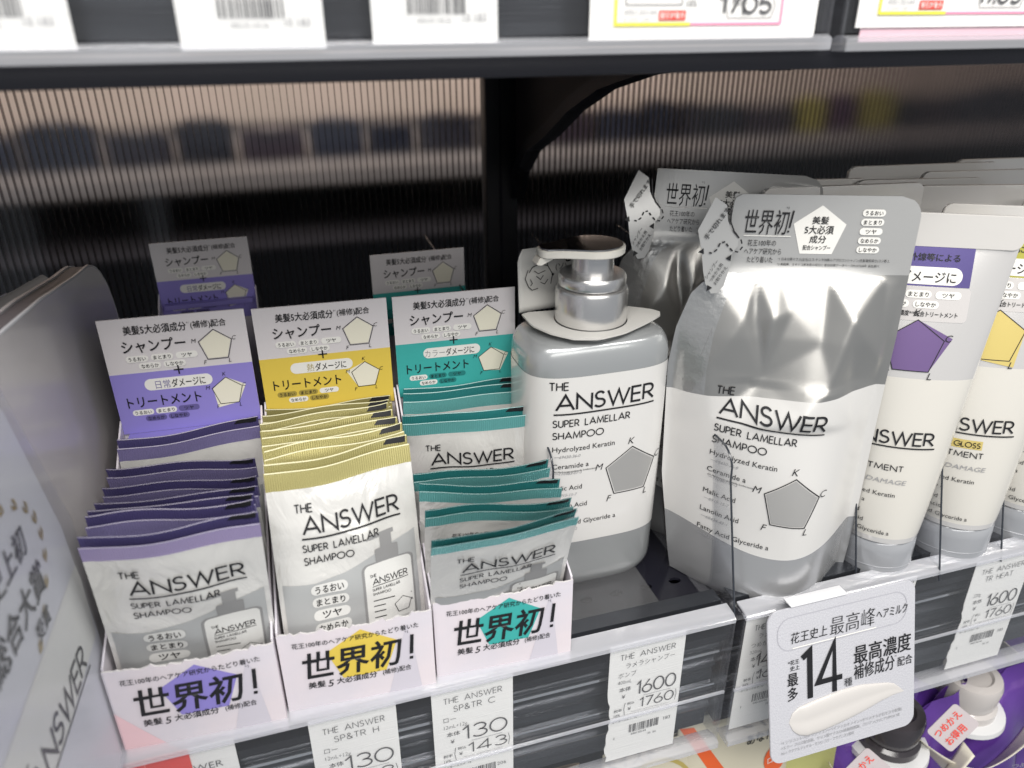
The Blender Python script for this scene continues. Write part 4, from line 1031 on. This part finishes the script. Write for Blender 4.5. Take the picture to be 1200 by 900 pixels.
# ================================================================ HANGING SIGN
SIGNM = mat('sign_board', (.52, .52, .56), .42, .15, ('noise', 260, .25), .5, 0, (400, (.60, .60, .63)))
sg = thing('hanging_sign', 'pale grey rounded sign card with black 14 and white cream smear on the right rail', 'sign', (.732, .868, .040))
sg.rotation_euler = (R(-16), 0, 0)
SWd, SH = .322, .305
prism('board', rrect(0, -SH, SWd, 0, .024, 8), 'y', 0, .004, SIGNM, sg, bevel=.0008)
a = Art()
SLINE = mat('sign_groove', (.42, .42, .46), .5)
a.line(rrect(.020, -.082, .302, -.018, .028, 8), .0018, SLINE, 'groove', 1, closed=True)
a.text('花王史上', .046, -.068, size=.0235, width=.078, bold=.0, shear=.10); a.text('最高峰', .130, -.070, size=.040, width=.098, bold=-.010, shear=.06); a.text('ヘアミルク', .232, -.062, size=.0215, width=.070, bold=.004, shear=.08); a.text('*', .226, -.046, size=.01)
a.line([(.050, -.079), (.232, -.079)], .0022, WHITEINK, 'rule', 2)
a.text('*花王', .040, -.110, size=.010, bold=.01); a.text('史上', .044, -.122, size=.0105, bold=.01); a.text('最', .038, -.151, size=.0285, bold=.011, sx=.85); a.text('多', .038, -.180, size=.0285, bold=.011, sx=.85)
a.line([(.070, -.103), (.086, -.092), (.086, -.187)], .0115, name='numerals'); a.line([(.139, -.187), (.139, -.088), (.103, -.160), (.156, -.160)], .0105, name='numerals')
a.text('種', .160, -.182, size=.019, bold=0, lay=4)
a.text('最高濃度', .182, -.140, size=.040, width=.130, bold=.008); a.text('補修成分', .182, -.172, size=.033, width=.092, bold=.006); a.text('*¹', .274, -.152, size=.008); a.text('配合', .281, -.170, size=.021, bold=.004, sx=.85)
for i, tx_ in enumerate(('*1 シリコンレス(ポリシリコン+ペイフッカチノイン+ポリメチルポ石セスキ配糖)', '+エリー フロロ配合脂、サリン酸ケチルCH高級脂肪酸、バリアン(ナ)ヒアロPCA NE', 'No.1 ククアルフェチル・クン(1-コリ・フウアニチ) 酸化')): a.text(tx_, .022, -.266-.0105*i, size=.0075, width=(.270, .265, .16)[i], m=GREYINK, rot=R(0))
a.build(sg, lambda u, v, q: (u, -q-.0002, v))
# raised cream smear
CREAMM = mat('cream_smear', (.60, .575, .55), .3, 0, None, .5, .4)
_TOP = [(.040, -.226), (.046, -.210), (.060, -.200), (.089, -.195), (.153, -.188), (.200, -.189), (.223, -.193), (.260, -.200), (.275, -.206), (.297, -.227)]
_LOW = [(.040, -.227), (.048, -.246), (.060, -.257), (.076, -.262), (.110, -.261), (.153, -.255), (.200, -.246), (.246, -.234), (.275, -.229), (.297, -.228)]
def smear(s_, q):
    x_ = .040+.257*s_**1.2; k_ = .5-.5*math.cos(math.pi*q)
    tp = float(np.interp(x_, [p[0] for p in _TOP], [p[1] for p in _TOP])); lo = float(np.interp(x_, [p[0] for p in _LOW], [p[1] for p in _LOW]))
    return (x_, -.0004-.008*math.sin(math.pi*q)**.7*min(1, s_*5)*(1-s_**3)*(.55+.45*abs(2*k_-1)), lo+(tp-lo)*k_)
grid(smear, 40, 16, 'cream_smear', CREAMM, sg)
sh = thing('sign_clip', 'white plastic clip strip holding the hanging sign to the rail top', 'clip', (.80, .868, .030))
box('clip_arm', (-.02, -.002, .012), (.10, .022, .0145), mat('clip_white', (.72, .72, .74), .3), sh, .001); pass

# ================================================================ LOWER SHELF GOODS
PURP = mat('purple_film', (.085, .03, .24), .20, .35, ('noise', 7, .8), .6, .3, (5, (.15, .06, .36)))
PURPD = mat('purple_dark_film', (.05, .018, .14), .3, .3, ('noise', 7, .5))
CAPG = mat('grey_cap', (.50, .47, .45), .25, 0, None, .5, .4); RIMW = mat('cap_rim', (.62, .62, .62), .3)
def purple_pouch(x_, y_, ztop, label, txt, capm=CAPG, yaw=8):
    t = thing('purple_pouch', label, 'refill pouch', (x_, y_, -1.0), R(-yaw), 'purple refill pouches on the lower shelf'); H = ztop+1.0
    def fn(s_, q):
        a_ = 2*math.pi*s_; w = .225*(1-.18*q**3); d = .10*(1-q**2.2)+.006
        sx_ = math.copysign(abs(math.cos(a_))**.8, math.cos(a_)); z = H*q
        rim = .10*q**4*abs(sx_)**2; x2 = w*sx_; y2 = d*math.sin(a_)+.010*math.sin(7*s_*6.28+9*q)*q
        return (x2, y2, z+rim*.8-.06*q**5*(1-abs(sx_)))
    grid(fn, 64, 40, 'pouch_body', [PURP], t)
    def flap(s_, q):
        u = -.17+.34*s_; return (u, -.108+.020*q+.03*(abs(2*s_-1))**2-.02*(1-q), H-.175-.075*q*(1-abs(2*s_-1)**3)+.10*(abs(2*s_-1))**1.5+.012)
    def fp(u, v): return flap((u+.17)/.34, v)
    o = grid(flap, 30, 6, 'cream_label', mat('cream_label', (.66, .62, .52), .45), t, thick=.002)
    a = Art(); a.text('つめかえ用', .06, H-.158, size=.022, m=GREYINK); a.text('コンディショナー', -.01, H-.190, size=.030, bold=.01); a.text(txt, -.10, H-.300, size=.048, m=WHITEINK, bold=.0)
    a.build(t, lambda u, v, q: (u, -.140-q, v))
    lathe('cap_rim', [(.088, H-.085), (.094, H-.080), (.092, H-.068), (.075, H-.064)], RIMW, t, 40, (0, -.02))
    lathe('spout_cap', [(.070, H-.066), (.070, H-.045), (.062, H-.038), (.064, H-.030), (.068, H+.020), (.064, H+.032), (.045, H+.036), (.040, H+.030)], capm, t, 40, (0, -.02))
    return t
purple_pouch(1.440, .985, -.455, 'purple refill pouch with grey spout cap at the lower right corner, cream label', '根元から')
purple_pouch(1.215, .975, -.485, 'purple refill pouch with a black spout cap under the hanging sign', '髪へ', mat('dark_cap', (.045, .04, .045), .12))
purple_pouch(1.30, 1.36, -.44, 'dark purple pouch standing behind the two capped purple pouches', '潤い', CAPG)
purple_pouch(1.78, 1.10, -.36, 'purple refill pouch at the far lower right, mostly outside the picture', '根元', CAPG)
STK = mat('sticker_paper', (.50, .45, .46), .5)
for i, (x_, y_, z_) in enumerate(((1.255, .845, -.405), (1.040, .845, -.465))):
    t = thing('price_sticker', ['white sticker with red characters left of the grey spout cap', 'white sticker with red characters left of the black spout cap'][i], 'sticker', (x_, y_, z_)); t.rotation_euler = (R(-40), R(-50), 0)
    prism('sticker_sheet', rrect(-.045, -.032, .045, .032, .008), 'y', 0, .0015, STK, t); a = Art()
    a.text('つめかえ', -.038, .006, size=.019, m=RED, bold=.011); a.text('お得用', -.034, -.020, size=.019, m=RED, bold=.011); a.build(t, lambda u, v, q: (u, -q-.0003, v))
GREENP = mat('green_print', (.02, .22, .12), .35, 0, None, .5, .3); ORNG = mat('orange_print', (.72, .12, .03), .4); IVORY = mat('ivory_film', (.58, .54, .42), .35, 0, ('noise', 10, .3)); GOLDC = mat('gold_print', (.60, .48, .15), .3, .4)
def pack(x_, y_, ztop, w_, m_, label, fn, dep=.09, yaw=0, nm='film_pack'):
    t = thing(nm, label, 'package', (x_, y_, -1.0), R(yaw), 'packages on the lower shelf'); H = ztop+1
    def g(s_, q):
        a_ = 2*math.pi*s_; sx_ = math.copysign(abs(math.cos(a_))**.6, math.cos(a_)); d = dep*(1-q**3)+.004
        return (w_/2*sx_*(1-.06*q), d*math.sin(a_), H*q)
    grid(g, 48, 24, 'pack_body', m_, t)
    a = Art(); fn(a, w_, H)
    def S(u, v):
        q = max(0, min(.999, v/H)); d = dep*(1-q**3)+.004; c_ = min(.999, abs(u)/(w_/2*(1-.06*q)))**(1/.6); return (u, -d*math.sqrt(max(0, 1-c_*c_)), v)
    a.build(t, surf(S), step=.015, eps=.0009)
    return t
def cream_art(a, w_, H):
    a.poly([(-.14, H-.02), (-.11, H-.02), (.06, H-.30), (.02, H-.30)], ORNG, 'orange_stripe', 1)
    a.text('とくて', .00, H-.045, size=.040, bold=.0, rot=R(-8)); a.text('あなた', .01, H-.085, size=.024, bold=.011)
    a.poly([(.085+.034*math.cos(k*.4), H-.14+.034*math.sin(k*.4)) for k in range(16)], ORNG, 'orange_dot', 2); a.text('ロマン', .06, H-.145, size=.018, m=WHITEINK, lay=3)
def green_art(a, w_, H):
    a.poly([(-.02+.085*math.cos(k*.3), H-.085+.085*math.sin(k*.3)) for k in range(21)], GREENP, 'green_badge', 1)
    for dx in (-.06, .02): a.poly([(dx+.033*math.cos(k*.4), H-.08+.040*math.sin(k*.4)) for k in range(16)], mat('badge_pale', (.45, .55, .48), .4), 'pale_disc', 2)
    a.text('8', -.075, H-.095, size=.05, m=GREENP, lay=3); a.text('0', .005, H-.095, size=.05, m=GREENP, lay=3)
def gold_art(a, w_, H):
    a.line([(.085*math.cos(k*.262), H-.12+.085*math.sin(k*.262)) for k in range(24)], .008, GOLDC, 'gold_ring', 2, closed=True); a.text('M', 0, H-.14, size=.06, align='C', bold=.011); a.text('モイスト', -.11, H-.03, size=.03)
pack(.80, .985, -.335, .30, IVORY, 'cream package with an orange stripe below the end of the left rail', cream_art, yaw=R(0))
pack(.99, 1.02, -.300, .26, mat('yellowgreen_film', (.42, .42, .16), .35, 0, ('noise', 10, .3)), 'yellow package with a green 80 badge, seen in the gap between the rails', green_art)
pack(.60, .985, -.375, .24, IVORY, 'cream package with a gold ring below the 1600 yen tag', gold_art)
pack(.33, 1.0, -.40, .24, mat('brown_pack', (.30, .22, .14), .4), 'brownish package below the teal box, behind the rail bottom', lambda a, w_, H: a.text('しっとり', -.09, H-.05, size=.04))

bpy.data.objects.remove(_cob)
